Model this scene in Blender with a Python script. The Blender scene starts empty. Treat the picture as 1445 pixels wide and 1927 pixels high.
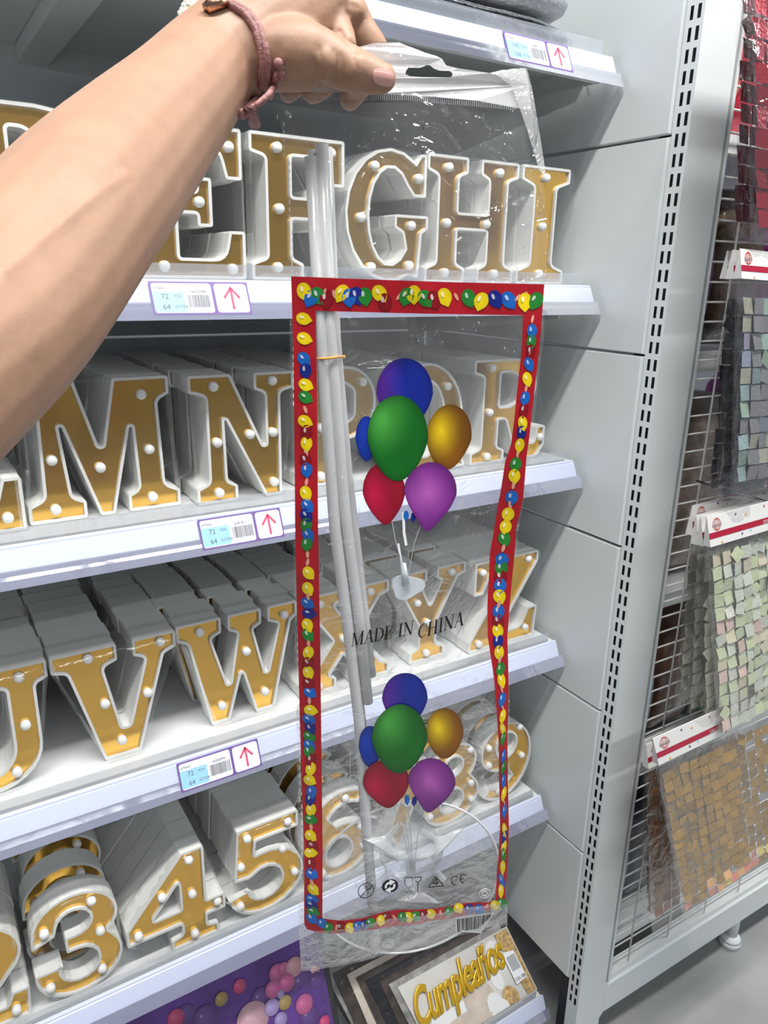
import bpy, math, random
from mathutils import Vector, Matrix, noise
from mathutils.geometry import tessellate_polygon
random.seed(7)
PI = math.pi
S = bpy.context.scene
C = S.collection
# ---------------------------------------------------------------- camera
YAW, PITCH, ROLL, F = -0.56912233, -0.30451517, 0.02033102, 1416.89
W_, H_ = 1445, 1927
def cam_axes():
    Rz = Matrix.Rotation(YAW, 3, 'Z')
    cp, sp, cr, sr = math.cos(PITCH), math.sin(PITCH), math.cos(ROLL), math.sin(ROLL)
    f = Vector((0, cp, sp)); u = Vector((0, -sp, cp)); x = Vector((1, 0, 0))
    return Rz @ (x * cr + u * sr), Rz @ (u * cr - x * sr), Rz @ f
RT, UP, FW = cam_axes()
cam = bpy.data.objects.new('camera', bpy.data.cameras.new('camera'))
C.objects.link(cam); S.camera = cam
m = Matrix((RT, UP, -FW)).transposed().to_4x4()
cam.matrix_world = m
cam.data.sensor_fit = 'VERTICAL'; cam.data.sensor_height = 36; cam.data.sensor_width = 36
cam.data.lens = 36 * F / H_
cam.data.clip_start = 0.01
# ---------------------------------------------------------------- world, lights, exposure
w = bpy.data.worlds.new('shop_light'); S.world = w; w.use_nodes = True
w.node_tree.nodes['Background'].inputs[0].default_value = (0.80, 0.87, 1.0, 1)
w.node_tree.nodes['Background'].inputs[1].default_value = 0.12
def area(name, loc, sx, sy, e, col=(1, 1, 1), rot=(0, 0, 0)):
    l = bpy.data.lights.new(name, 'AREA'); l.shape = 'RECTANGLE'; l.size = sx; l.size_y = sy; l.energy = e; l.color = col
    o = bpy.data.objects.new(name, l); C.objects.link(o); o.location = loc; o.rotation_euler = rot
    return o
area('ceiling_strip_light', (0.2, -0.12, 1.80), 2.4, 0.14, 74, (1.0, 0.99, 0.96))
area('ceiling_strip_light', (0.6, -2.0, 1.60), 3.2, 0.14, 34, (0.93, 0.97, 1.0))
area('ceiling_strip_light', (3.6, 0.0, 1.60), 2.6, 0.12, 42, (0.95, 0.98, 1.0))
S.view_settings.view_transform = 'Standard'; S.view_settings.look = 'None'
S.view_settings.gamma = 1; S.view_settings.exposure = 0.50
S.view_settings.use_curve_mapping = False
S.cycles.transparent_max_bounces = 24; S.cycles.max_bounces = 8
S.cycles.caustics_reflective = False; S.cycles.caustics_refractive = False
# ---------------------------------------------------------------- helpers
def ray(px, py): return (RT * ((px - W_ / 2) / F) - UP * ((py - H_ / 2) / F) + FW)
def at(px, py, Y): v = ray(px, py); return v * (Y / v.y)
def atx(px, py, X): v = ray(px, py); return v * (X / v.x)
def atz(px, py, Z): v = ray(px, py); return v * (Z / v.z)
def cp(px, py, d): return ray(px, py) * d
MATS = {}
def mat(name, col, rough=.5, metal=0., coat=0., alpha=None, sss=0., nscale=0, namt=0, bump=0, bscale=50, trans=0, emis=0, spec=.5):
    if name in MATS: return MATS[name]
    M = bpy.data.materials.new(name); M.use_nodes = True; nt = M.node_tree; b = nt.nodes['Principled BSDF']
    b.inputs['Base Color'].default_value = (*col, 1); b.inputs['Roughness'].default_value = rough
    b.inputs['Metallic'].default_value = metal; b.inputs['Coat Weight'].default_value = coat
    b.inputs['Specular IOR Level'].default_value = spec
    if coat: b.inputs['Coat Roughness'].default_value = .08
    if sss: b.inputs['Subsurface Weight'].default_value = sss; b.inputs['Subsurface Radius'].default_value = (.01, .004, .002); b.inputs['Subsurface Scale'].default_value = 1
    if alpha is not None: b.inputs['Alpha'].default_value = alpha
    if trans: b.inputs['Transmission Weight'].default_value = trans
    tc = nt.nodes.new('ShaderNodeTexCoord')
    if namt:
        n = nt.nodes.new('ShaderNodeTexNoise'); n.inputs['Scale'].default_value = nscale; n.inputs['Detail'].default_value = 5
        nt.links.new(tc.outputs['Object'], n.inputs['Vector'])
        r = nt.nodes.new('ShaderNodeValToRGB')
        r.color_ramp.elements[0].position = .3; r.color_ramp.elements[1].position = .7
        r.color_ramp.elements[0].color = (*[c * (1 - namt) for c in col], 1)
        r.color_ramp.elements[1].color = (*[min(1, c * (1 + namt)) for c in col], 1)
        nt.links.new(n.outputs['Fac'], r.inputs[0]); nt.links.new(r.outputs[0], b.inputs['Base Color'])
    if bump:
        n = nt.nodes.new('ShaderNodeTexNoise'); n.inputs['Scale'].default_value = bscale; n.inputs['Detail'].default_value = 4
        nt.links.new(tc.outputs['Object'], n.inputs['Vector'])
        k = nt.nodes.new('ShaderNodeBump'); k.inputs['Strength'].default_value = bump; k.inputs['Distance'].default_value = .004
        nt.links.new(n.outputs['Fac'], k.inputs['Height']); nt.links.new(k.outputs[0], b.inputs['Normal'])
    MATS[name] = M; return M
def film(name, haze=.06, gloss=.10, bump=.6, bscale=30, tint=(1, 1, 1), hazecol=(.9, .92, .93), rough=.08, distort=1.5, fres=.5):
    """thin clear plastic: mostly straight-through, a little white haze, sharp crinkled reflections"""
    if name in MATS: return MATS[name]
    M = bpy.data.materials.new(name); M.use_nodes = True; nt = M.node_tree; N = nt.nodes; L = nt.links
    for n in list(N): N.remove(n)
    out = N.new('ShaderNodeOutputMaterial'); t = N.new('ShaderNodeBsdfTransparent'); t.inputs[0].default_value = (*tint, 1)
    d = N.new('ShaderNodeBsdfDiffuse'); d.inputs[0].default_value = (*hazecol, 1)
    g = N.new('ShaderNodeBsdfGlossy'); g.inputs['Roughness'].default_value = rough; g.inputs['Color'].default_value = (1, 1, 1, 1)
    tc = N.new('ShaderNodeTexCoord'); n = N.new('ShaderNodeTexNoise'); n.inputs['Scale'].default_value = bscale
    n.inputs['Detail'].default_value = 3; n.inputs['Distortion'].default_value = distort
    k = N.new('ShaderNodeBump'); k.inputs['Strength'].default_value = bump; k.inputs['Distance'].default_value = .012
    L.new(tc.outputs['Object'], n.inputs['Vector']); L.new(n.outputs['Fac'], k.inputs['Height'])
    L.new(k.outputs[0], g.inputs['Normal'])
    m1 = N.new('ShaderNodeMixShader'); m1.inputs[0].default_value = haze; L.new(t.outputs[0], m1.inputs[1]); L.new(d.outputs[0], m1.inputs[2])
    fr = N.new('ShaderNodeLayerWeight'); fr.inputs['Blend'].default_value = .25; L.new(k.outputs[0], fr.inputs['Normal'])
    mu = N.new('ShaderNodeMath'); mu.operation = 'MULTIPLY_ADD'; mu.inputs[1].default_value = fres; mu.inputs[2].default_value = gloss
    L.new(fr.outputs['Fresnel'], mu.inputs[0]); mu.use_clamp = True
    m2 = N.new('ShaderNodeMixShader'); L.new(mu.outputs[0], m2.inputs[0]); L.new(m1.outputs[0], m2.inputs[1]); L.new(g.outputs[0], m2.inputs[2])
    L.new(m2.outputs[0], out.inputs[0]); MATS[name] = M; return M
def vcmat(name, rough=.5, metal=0., coat=0., bump=0, bscale=200):
    if name in MATS: return MATS[name]
    M = mat(name, (1, 1, 1), rough, metal, coat, bump=bump, bscale=bscale)
    a = M.node_tree.nodes.new('ShaderNodeAttribute'); a.attribute_name = 'Col'
    M.node_tree.links.new(a.outputs['Color'], M.node_tree.nodes['Principled BSDF'].inputs['Base Color']); return M
class MB:
    def __init__(s): s.v = []; s.f = []; s.m = []; s.ms = []; s.c = {}; s.sm = []
    def mi(s, m):
        if m not in s.ms: s.ms.append(m)
        return s.ms.index(m)
    def add(s, vs, fs, m, smooth=False, cols=None):
        b = len(s.v); s.v += [Vector(p) for p in vs]; k = s.mi(m)
        for f in fs: s.f.append([b + i for i in f]); s.m.append(k); s.sm.append(smooth)
        if cols:
            for i, c in enumerate(cols): s.c[b + i] = c
        return b
    def box(s, lo, hi, m, M=None):
        x0, y0, z0 = lo; x1, y1, z1 = hi
        vs = [Vector(p) for p in ((x0,y0,z0),(x1,y0,z0),(x1,y1,z0),(x0,y1,z0),(x0,y0,z1),(x1,y0,z1),(x1,y1,z1),(x0,y1,z1))]
        if M is not None: vs = [M @ p for p in vs]
        s.add(vs, [(0,3,2,1),(4,5,6,7),(0,1,5,4),(1,2,6,5),(2,3,7,6),(3,0,4,7)], m)
    def tube(s, pts, r, m, n=10, cap=True):
        pts = [Vector(p) for p in pts]; rs = r if isinstance(r, (list, tuple)) else [r] * len(pts)
        rings = []; prev = None
        for i, p in enumerate(pts):
            a = pts[max(0, i - 1)]; b = pts[min(len(pts) - 1, i + 1)]; t = (b - a).normalized()
            if prev is None: q = t.orthogonal().normalized()
            else: q = (prev - t * prev.dot(t)).normalized()
            prev = q; w_ = t.cross(q)
            rings.append([p + (q * math.cos(2*PI*k/n) + w_ * math.sin(2*PI*k/n)) * rs[i] for k in range(n)])
        vs = [v for r_ in rings for v in r_]
        fs = [(i*n+k, i*n+(k+1) % n, (i+1)*n+(k+1) % n, (i+1)*n+k) for i in range(len(pts)-1) for k in range(n)]
        if cap: fs += [tuple(range(n))[::-1], tuple((len(pts)-1)*n + k for k in range(n))]
        s.add(vs, fs, m, True)
    def ball(s, c, r, m, n=12, k=8, sc=(1,1,1)):
        c = Vector(c); vs = []; fs = []
        for j in range(k + 1):
            th = PI * j / k
            for i in range(n): vs.append(c + Vector((math.sin(th)*math.cos(2*PI*i/n)*sc[0], math.sin(th)*math.sin(2*PI*i/n)*sc[1], math.cos(th)*sc[2])) * r)
        for j in range(k):
            for i in range(n): fs.append((j*n+i, (j+1)*n+i, (j+1)*n+(i+1) % n, j*n+(i+1) % n))
        s.add(vs, fs, m, True)
    def poly(s, loops, m, fn=lambda x, y: (x, y, 0), flip=False):
        """tessellated flat polygon with holes; loops of 2d points mapped by fn"""
        L3 = [[Vector((p[0], p[1], 0)) for p in l] for l in loops]
        tris = tessellate_polygon(L3); flat = [p for l in L3 for p in l]
        s.add([fn(p.x, p.y) for p in flat], [tuple(t)[::-1] if flip else tuple(t) for t in tris], m)
    def build(s, name, parent=None, smooth_all=False):
        me = bpy.data.meshes.new(name); me.from_pydata([tuple(v) for v in s.v], [], s.f)
        for m in s.ms: me.materials.append(m)
        me.polygons.foreach_set('material_index', s.m)
        me.polygons.foreach_set('use_smooth', [True if smooth_all else x for x in s.sm])
        if s.c:
            a = me.color_attributes.new('Col', 'FLOAT_COLOR', 'POINT')
            for i in range(len(s.v)): a.data[i].color = (*s.c.get(i, (1, 1, 1)), 1)
        me.update()
        o = bpy.data.objects.new(name, me); C.objects.link(o)
        if parent is not None: o.parent = parent; o.matrix_parent_inverse = parent_inv(parent)
        return o
def parent_inv(p): return Matrix.LocRotScale(p.location, p.rotation_euler, p.scale).inverted()
def tag(o, label, cat, group=None, kind=None):
    o['label'] = label; o['category'] = cat
    if group: o['group'] = group
    if kind: o['kind'] = kind
    return o
def empty(name, label, cat, loc=(0, 0, 0), group=None):
    o = bpy.data.objects.new(name, None); C.objects.link(o); o.location = loc; o.empty_display_size = .02
    return tag(o, label, cat, group)
_tc = {}
def textdata(body):
    if body not in _tc:
        cu = bpy.data.curves.new('t', 'FONT'); cu.body = body; cu.size = 1; cu.resolution_u = 2
        o = bpy.data.objects.new('t', cu); C.objects.link(o)
        me = o.to_mesh(depsgraph=None) if False else bpy.data.meshes.new_from_object(o)
        vs = [v.co.copy() for v in me.vertices]; fs = [tuple(p.vertices) for p in me.polygons]
        bpy.data.objects.remove(o); bpy.data.curves.remove(cu); bpy.data.meshes.remove(me)
        _tc[body] = (vs, fs)
    return _tc[body]
def text(mb, body, org, ux, uy, h, m, width=None, off=0.):
    vs, fs = textdata(body); ux = Vector(ux).normalized(); uy = Vector(uy).normalized(); nn = ux.cross(uy)
    x0 = min(v.x for v in vs); x1 = max(v.x for v in vs); k = h / .72; kx = k if width is None else width / (x1 - x0)
    org = Vector(org) + nn * off
    mb.add([org + ux * ((v.x - x0) * kx) + uy * (v.y * k) for v in vs], fs, m)
# common materials
M_white = mat('white_abs_plastic', (.80, .80, .775), .42, nscale=30, namt=.03)
M_gold = mat('amber_mirror_film', (.93, .54, .11), .15, .92, bump=.03, bscale=12)
M_bulb = mat('opal_bulb_plastic', (.9, .9, .88), .25)
M_shelf = mat('white_painted_steel_shelf', (.78, .80, .80), .28, coat=.3)
M_panel = mat('pale_grey_painted_panel', (.70, .74, .75), .38, nscale=3, namt=.03)
M_post = mat('grey_white_powder_coat', (.74, .78, .79), .58, nscale=4, namt=.02)
M_rail = mat('lavender_white_rail_plastic', (.66, .71, .90), .15, coat=.6)
M_lip = film('clear_rail_lip', .45, .25, .02, 8, hazecol=(.55, .58, .78))
M_fence = film('clear_shelf_fence', .25, .12, .1, 10, hazecol=(.7, .75, .85))
M_dark = mat('dark_slot', (.015, .02, .03), .7)
M_black = mat('black_ink', (.01, .01, .012), .5)
M_purple = mat('purple_tag_print', (.19, .11, .35), .4)
M_paper = mat('white_label_paper', (.85, .86, .9), .4)
M_cyan = mat('sky_blue_label_print', (.36, .66, .93), .4)
M_pinkred = mat('coral_marker_ink', (.80, .10, .19), .5)
M_grey = mat('grey_label_ink', (.12, .12, .16), .5)
# ---------------------------------------------------------------- setting: floor and room
def floor():
    M = mat('polished_concrete_floor', (.30, .305, .30), .35, nscale=5, namt=.16, bump=.05, bscale=40)
    b = MB(); b.box((-3, -3.2, -1.53), (5, 4, -1.5), M); o = b.build('floor'); o['kind'] = 'structure'
floor()
ZF = -1.5
# ---------------------------------------------------------------- main gondola bay (letters)
XL, XR, YF, YB = -.70, .916, .862, 1.305
SH = [.304, -.0086, -.2864, -.6175, -.947]
def gondola():
    g = empty('gondola_bay', 'pale grey gondola shelving frame standing behind the letter shelves', 'shelving', (.3, YB, ZF))
    zs = [.79, .49, .19, -.106, -.408, -.709, -1.008, -1.312]
    for a, c in zip(zs[:-1], zs[1:]):
        b = MB(); b.box((XL - .05, YB, c + .0025), (.925, YB + .02, a - .0025), M_panel)
        b.build('back_panel', g)
    for x in (.884,):
        b = MB(); b.box((x, YB - .006, -1.45), (x + .036, YB, .79), M_post)
        z = .78
        while z > -1.4: b.box((x + .014, YB - .0065, z - .016), (x + .020, YB - .0005, z), M_dark); z -= .05
        b.build('slotted_upright', g)
    b = MB(); b.box((XL - .05, YB - .0, ZF), (.925, YB + .03, -1.32), M_dark); b.build('kick_back', g)
gondola()
ROWN = ['top shelf of silver packets', 'shelf of letters E to I', 'shelf of letters L to R', 'shelf of letters U to Z', 'shelf of numbers', 'bottom deck of party packets']
def shelf(i, zt, yf=YF, yb=YB - .008, xr=XR):
    s = empty('shelf', {0: 'white steel shelf at the top of the photo under silver foil packets',
        1: 'white steel shelf carrying marquee letters E F G H and I', 2: 'white steel shelf carrying marquee letters M N P Q and R',
        3: 'white steel shelf carrying marquee letters U V W X Y and Z', 4: 'white steel shelf carrying marquee numbers 3 to 9',
        5: 'lowest white steel deck carrying flat birthday packets'}[i], 'shelf', (.3, yf, zt - .03))
    b = MB()
    b.box((XL, yf, zt - .004), (xr, yb, zt), M_shelf)
    b.box((XL, yf, zt - .032), (xr, yf + .003, zt - .004), M_shelf)
    b.box((XL, yf + .003, zt - .032), (xr, yf + .02, zt - .029), M_shelf)
    b.box((xr - .002, yf, zt - .032), (xr, yb, zt - .004), M_shelf)
    b.box((XL, yb - .003, zt - .032), (xr, yb, zt - .004), M_shelf)
    b.box((.2, yf + .003, zt - .028), (.24, yb - .004, zt - .005), M_shelf)
    b.build('tray', s)
    # bracket
    b = MB()
    for x in (xr - .0115,):
        pr = [(yf + .035, zt - .033), (yf + .045, zt - .052), (yb - .10, zt - .092), (yb, zt - .098), (yb, zt - .033)]
        n = len(pr); vs = [(x, p[0], p[1]) for p in pr] + [(x + .003, p[0], p[1]) for p in pr]
        b.add(vs, [tuple(range(n))[::-1], tuple(range(n, 2*n))] + [(k, (k+1) % n, n+(k+1) % n, n+k) for k in range(n)], M_shelf)
    b.build('bracket', s)
    # price rail, slanted
    xr2 = xr + .004
    y0, z0, y1, z1 = yf - .0005, zt - .001, yf - .0145, zt - .026
    y2, z2 = yf - .0245, zt - .0425
    b = MB()
    pr = [(y0, z0 + .001), (y0 - .003, z0 - .0005), (y0 - .0035, z0 - .003), (y0 - .0045, z0 - .004), (y1, z1), (y1 + .004, z1 - .001), (y0 - .001, z1 - .001)]
    n = len(pr); vs = [(XL, *p) for p in pr] + [(xr2, *p) for p in pr]
    b.add(vs, [(k, n+k, n+(k+1) % n, (k+1) % n) for k in range(n)] + [tuple(range(n)), tuple(range(n, 2*n))[::-1]], M_rail)
    b.build('price_rail', s)
    b = MB(); pr = [(y1 - .0012, z1 + .002), (y1 - .004, z1 - .004), (y1 - .0058, z1 - .0075), (y2, z2), (y2 + .0012, z2 - .0004), (y1 - .0046, z1 - .0078), (y1, z1 - .002)]
    n = len(pr); vs = [(XL, *p) for p in pr] + [(xr2 + .006, *p) for p in pr]
    b.add(vs, [(k, n+k, n+(k+1) % n, (k+1) % n) for k in range(n)] + [tuple(range(n)), tuple(range(n, 2*n))[::-1]], M_lip)
    b.build('rail_lip', s)
    b = MB(); b.box((XL, yf + .001, zt), (xr - .012, yf + .0022, zt + .017), M_fence); b.build('front_fence', s)
    return s
for i, z in enumerate(SH): shelf(i, z)
DK = -1.392
shelf(5, DK, .803, YB - .008, .916)
# price tags: sit on the slanted rail face
def tag_on(zt, x0, x1, x2, nums, code, label, yf=YF, seedv=1):
    """x0..x1 price card, x1..x2 arrow card"""
    o0 = Vector((x0, yf - .0156, zt - .0262)); uy = (Vector((0, yf - .0045, zt - .004)) - Vector((0, yf - .0145, zt - .026))).normalized()
    ux = Vector((1, 0, 0)); nn = ux.cross(uy)
    T = empty('price_tag', label, 'price tag', o0 - uy * .011)
    base = o0 - uy * .0125; H = .038
    def P(u, v, o=0): return base + ux * u + uy * v + nn * o
    b = MB()
    def rect(u0, v0, u1, v1, m, o, r=0., bb=None):
        bb = bb or b
        if r:
            pts = []
            for cx, cy, a in ((u1-r, v1-r, 0), (u0+r, v1-r, 90), (u0+r, v0+r, 180), (u1-r, v0+r, 270)):
                for k in range(5): t = math.radians(a + 22.5*k); pts.append((cx + r*math.cos(t), cy + r*math.sin(t)))
        else: pts = [(u0, v0), (u1, v0), (u1, v1), (u0, v1)]
        bb.add([P(x, y, o) for x, y in pts], [tuple(range(len(pts)))], m)
    w1 = x1 - x0; w2 = x2 - x0
    b.box((0, 0, 0), (1, 1, 1), M_purple, Matrix.Translation(P(0, 0, .0008)) @ Matrix((ux*w2, uy*H, nn*.0006)).transposed().to_4x4())
    b.build('tag_sleeve', T)
    b = MB(); rect(.002, .002, w1 - .002, H - .002, M_paper, .0016, .003)
    rect(.002, .0035, w1*.52, H*.70, M_cyan, .0018)
    k = w1 / .088
    text(b, 'LETRAS', P(.004*k, H*.76, .0019), ux, uy, .0030, M_grey)
    if nums:
        text(b, nums[0], P(.014*k, H*.47, .0019), ux, uy, .0062, M_grey); text(b, nums[1], P(.014*k, H*.16, .0019), ux, uy, .0062, M_grey)
    text(b, 'PZA', P(w1*.36, H*.52, .0019), ux, uy, .0033, M_grey); text(b, 'X3 PZA', P(w1*.34, H*.2, .0019), ux, uy, .0033, M_grey)
    text(b, code, P(w1*.63, H*.66, .0019), ux, uy, .0034, M_grey)
    u = w1 * .57; rr = random.Random(seedv)
    while u < w1 - .005:
        ww = rr.choice((.0003, .0006, .0009)); rect(u, H*.22, u + ww, H*.60, M_grey, .0018); u += ww + rr.choice((.0004, .0007))
    b.build('price_card', T)
    b = MB(); rect(w1 + .0015, .002, w2 - .002, H - .002, M_paper, .0016, .004)
    cx = (w1 + w2) / 2; 
    def stroke(a, c, wd):
        d = Vector((c[0]-a[0], c[1]-a[1])).normalized(); q = Vector((-d.y, d.x)) * wd / 2
        pts = [(a[0]+q.x, a[1]+q.y), (a[0]-q.x, a[1]-q.y), (c[0]-q.x, c[1]-q.y), (c[0]+q.x, c[1]+q.y)]
        b.add([P(x, y, .0019) for x, y in pts], [(0, 1, 2, 3)], M_pinkred)
        for e in (a, c): b.add([P(e[0] + wd/2*math.cos(t*PI/5), e[1] + wd/2*math.sin(t*PI/5), .0019) for t in range(10)], [tuple(range(10))], M_pinkred)
    stroke((cx, .007), (cx, H - .007), .0028); stroke((cx, H - .007), (cx - .0085, H - .018), .0028); stroke((cx, H - .007), (cx + .0085, H - .018), .0028)
    b.build('arrow_card', T)
def X(px, py, yy): return at(px, py, yy).x
tag_on(SH[1], X(283, 560, .85), X(402, 560, .85), X(468, 560, .85), ('72', '64'), '16003084', 'price tag 72 and 64 with red up arrow on the rail below letter E', seedv=1)
tag_on(SH[2], X(376, 1020, .85), X(480, 1000, .85), X(530, 995, .85), ('72', '64'), '62818-1', 'price tag with red up arrow on the rail below letter N', seedv=2)
tag_on(SH[3], X(336, 1465, .85), X(437, 1440, .85), X(488, 1425, .85), ('72', '64'), '16003094', 'price tag with red up arrow on the rail below letters V and W', seedv=3)
tag_on(SH[0], X(953, 78, .85), X(1032, 92, .85), X(1074, 105, .85), ('195', '168'), '', 'price tag with red up arrow on the top rail under the silver packets', seedv=4) if False else None
def tag0():
    tag_on(SH[0], X(950, 75, .85), X(1030, 92, .85), X(1072, 105, .85), ('195', '168'), '16004', 'price tag with red up arrow on the top rail under the silver packets', seedv=4)
tag0()
b = MB(); hp = at(1110, 150, .895); hp = Vector((XR + .001, hp.y, hp.z))
hp = atx(1104, 160, XR)
pts = [hp + Vector((.002, -.004, -.014)), hp + Vector((.002, 0, 0)), hp + Vector((.002, 0, .012))] + [hp + Vector((.002, .007 + .007*math.cos(PI - t*PI/6), .012 + .007*math.sin(PI - t*PI/6))) for t in range(1, 6)] + [hp + Vector((.002, .014, .008))]
b.tube(pts, .002, M_white, 8); tag(b.build('plastic_hook'), 'small white plastic hook on the bracket at the end of the top shelf', 'hook')

# ---------------------------------------------------------------- right-hand gondola with mesh end frame
BX, BY, BB = .93, .722, math.radians(-1.16)
RB = Matrix.Translation((BX, BY, 0)) @ Matrix.Rotation(BB, 4, 'Z')
def BL(x, y, z): return RB @ Vector((x, y, z))
g = empty('mesh_end_gondola', 'pale grey gondola end with slotted upright and white wire mesh side', 'shelving', BL(.1, 0, ZF))
zs = [.79, .49, .19, -.106, -.408, -.709, -1.008, -1.308]
for a, c in zip(zs[:-1], zs[1:]):
    b = MB(); z0, z1 = c + .0012, a - .0012
    prof = [(.0, z0 + .003), (.0, z1 - .003)]
    # slightly bevelled panel face towards the letter shelves
    vs = [(.0, .034, z0 + .002), (.0, .60, z0 + .002), (.0, .60, z1 - .002), (.0, .034, z1 - .002), (.006, .027, z0), (.006, .61, z0), (.006, .61, z1), (.006, .027, z1)]
    b.add([BL(*p) for p in vs], [(0, 1, 2, 3)[::-1], (0, 4, 5, 1), (1, 5, 6, 2), (2, 6, 7, 3), (3, 7, 4, 0)], M_panel)
    b.build('side_panel', g)
# slotted upright: face x=0.001, y from 0 to .027; real openings
b = MB(); xs = .001; ztop = .80
cols = [(.0045, .0098), (.0162, .0212)]
edges = [0.0] + [e for c_ in cols for e in c_] + [.0275]
z = .79; zr = []
while z > -1.335: zr.append((z - .0165, z)); z -= .025
def stripf(y0, y1, za, zb): b.add([BL(xs, y0, za), BL(xs, y1, za), BL(xs, y1, zb), BL(xs, y0, zb)], [(0, 3, 2, 1)], M_post)
for y0, y1 in ((0, cols[0][0]), (cols[0][1], cols[1][0]), (cols[1][1], .0275)): stripf(y0, y1, ZF + .004, ztop)
for c_ in cols:
    prev = ztop
    for za, zb in zr: stripf(c_[0], c_[1], zb, prev); prev = za
    stripf(c_[0], c_[1], ZF + .004, prev)
# inside of the slots, dark back
b.add([BL(xs + .008, 0.001, ZF), BL(xs + .008, .055, ZF), BL(xs + .008, .055, ztop), BL(xs + .008, 0.001, ztop)], [(0, 3, 2, 1)], M_dark)
b.build('slotted_upright', g)
# front post (end frame), bottom and top rails
PW = .087
b = MB()
Mi = RB
b.box((.0012, -.0005, ZF + .004), (.0700, .0, .80), M_post, RB)
b.box((.0700, -.0005, -1.402), (PW - .006, .0, .80), M_post, RB)
b.box((PW - .012, -.0005, -1.330), (PW, .026, .80), M_post, RB)
b.box((.0012, .0, ZF + .004), (.010, .0005, .80), M_post, RB)
b.build('front_post', g)
b = MB(); b.box((PW - .006, -.0015, -1.408), (1.2, .030, -1.340), M_post, RB); b.box((PW, .004, -1.340), (1.2, .030, -1.326), M_shelf, RB)
# chamfer into the leg
b.add([BL(.07, -.0006, -1.402), BL(.086, -.0006, -1.402), BL(.07, -.0006, -1.42)], [(0, 2, 1)], M_post)
b.build('bottom_rail', g)
b = MB()
for zz in [-.029 - .0288 * k for k in range(-28, 46)]:
    if zz < -1.30 or zz > .78: continue
    b.tube([BL(PW - .004, .012, zz), BL(1.15, .012, zz)], .0016, M_white, 6)
for xx in [PW + .062 + .12 * k for k in range(9)]:
    b.tube([BL(xx, .0092, -1.33), BL(xx, .0092, .79)], .0017, M_white, 6)
b.build('wire_mesh', g)
b = MB(); fx = .537
b.tube([BL(fx, .02, -1.40), BL(fx, .02, -1.472)], .014, M_post, 16); b.tube([BL(fx, .02, -1.484), BL(fx, .02, -1.478), BL(fx, .02, -1.466)], [.024, .022, .010], M_post, 20)
b.tube([BL(fx, .02, -1.4998), BL(fx, .02, -1.484)], .024, M_post, 20)
b.build('levelling_foot', g)
BSH = [.205, -.112, -.52, -.86, -1.27]
for zz in BSH:
    b = MB(); b.box((.012, .034, zz - .025), (.62, .58, zz), M_shelf, RB); b.build('inner_shelf', g)
# ---------------------------------------------------------------- marquee letters
def fillet(pts, r0=.022, n=4):
    out = []; N = len(pts)
    for i in range(N):
        p = Vector(pts[i][:2]); r = pts[i][2] if len(pts[i]) > 2 else r0
        a = Vector(pts[i-1][:2]); c = Vector(pts[(i+1) % N][:2])
        if r <= 0: out.append((p.x, p.y)); continue
        u = (a - p); v = (c - p); lu, lv = u.length, v.length
        if lu < 1e-6 or lv < 1e-6: out.append((p.x, p.y)); continue
        u /= lu; v /= lv; ang = math.acos(max(-1, min(1, u.dot(v))))
        if ang > 2.95: out.append((p.x, p.y)); continue
        t = min(r / math.tan(ang / 2), lu * .45, lv * .45)
        A = p + u * t; B = p + v * t
        for k in range(n + 1):
            s = k / n; q = A * (1-s)**2 + p * 2*s*(1-s) + B * s*s; out.append((q.x, q.y))
    return out
def arc(cx, cy, rx, ry, a0, a1, n=14): return [(cx + rx*math.cos(math.radians(a0 + (a1-a0)*k/n)), cy + ry*math.sin(math.radians(a0 + (a1-a0)*k/n)), 0) for k in range(n + 1)]
G = {}
G['M'] = ([[(0,0),(.39,0),(.39,.13),(.30,.17,.06),(.255,.68,.012),(.275,.68,.012),(.485,0),(.585,0),(.735,.64,.012),(.755,.64,.012),(.77,.17,.06),(.69,.13),(.69,0),(1.08,0),(1.08,.13),(.97,.18,.07),(.95,.82,.06),(1.04,.87),(1.04,1),(.64,1),(.54,.52,.02),(.51,.52,.02),(.38,1),(.03,1),(.03,.87),(.12,.82,.06),(.11,.18,.06),(0,.13)]],
 [(.2,.9),(.19,.45),(.18,.09),(.51,.36),(.84,.87),(.87,.46),(.87,.09)])
G['N'] = ([[(.03,0),(.36,0),(.36,.13),(.28,.17,.04),(.27,.65,.012),(.285,.65,.012),(.6,0),(.74,0),(.74,.84,.05),(.86,.87),(.86,1),(.52,1),(.52,.87),(.61,.84,.05),(.61,.43,.015),(.585,.43,.015),(.33,1),(0,1),(0,.87),(.13,.84,.05),(.13,.17,.05),(.03,.13)]],
 [(.2,.91),(.21,.48),(.21,.08),(.48,.52),(.675,.52),(.675,.11),(.68,.93)])
G['V'] = ([[(.32,0),(.60,0),(.84,.82,.04),(.94,.86),(.94,1),(.6,1),(.6,.86),(.69,.82,.04),(.53,.26,.03),(.47,.26,.03),(.37,.82,.05),(.48,.86),(.48,1),(0,1),(0,.86),(.11,.83,.06)]],
 [(.27,.92),(.82,.92),(.36,.50),(.69,.50),(.46,.14)])
G['W'] = ([[(.26,0),(.42,0),(.54,.42,.02),(.56,.42,.02),(.67,0),(.84,0),(1.02,.82,.04),(1.08,.86),(1.08,1),(.80,1),(.80,.86),(.90,.82,.03),(.79,.38,.02),(.765,.38,.02),(.665,.82,.03),(.74,.86),(.74,1),(.44,1),(.44,.86),(.52,.82,.03),(.44,.36,.02),(.415,.36,.02),(.29,.82,.04),(.38,.86),(.38,1),(0,1),(0,.86),(.09,.82,.05)]],
 [(.2,.90),(.96,.88),(.60,.62),(.36,.16),(.76,.18)])
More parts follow.
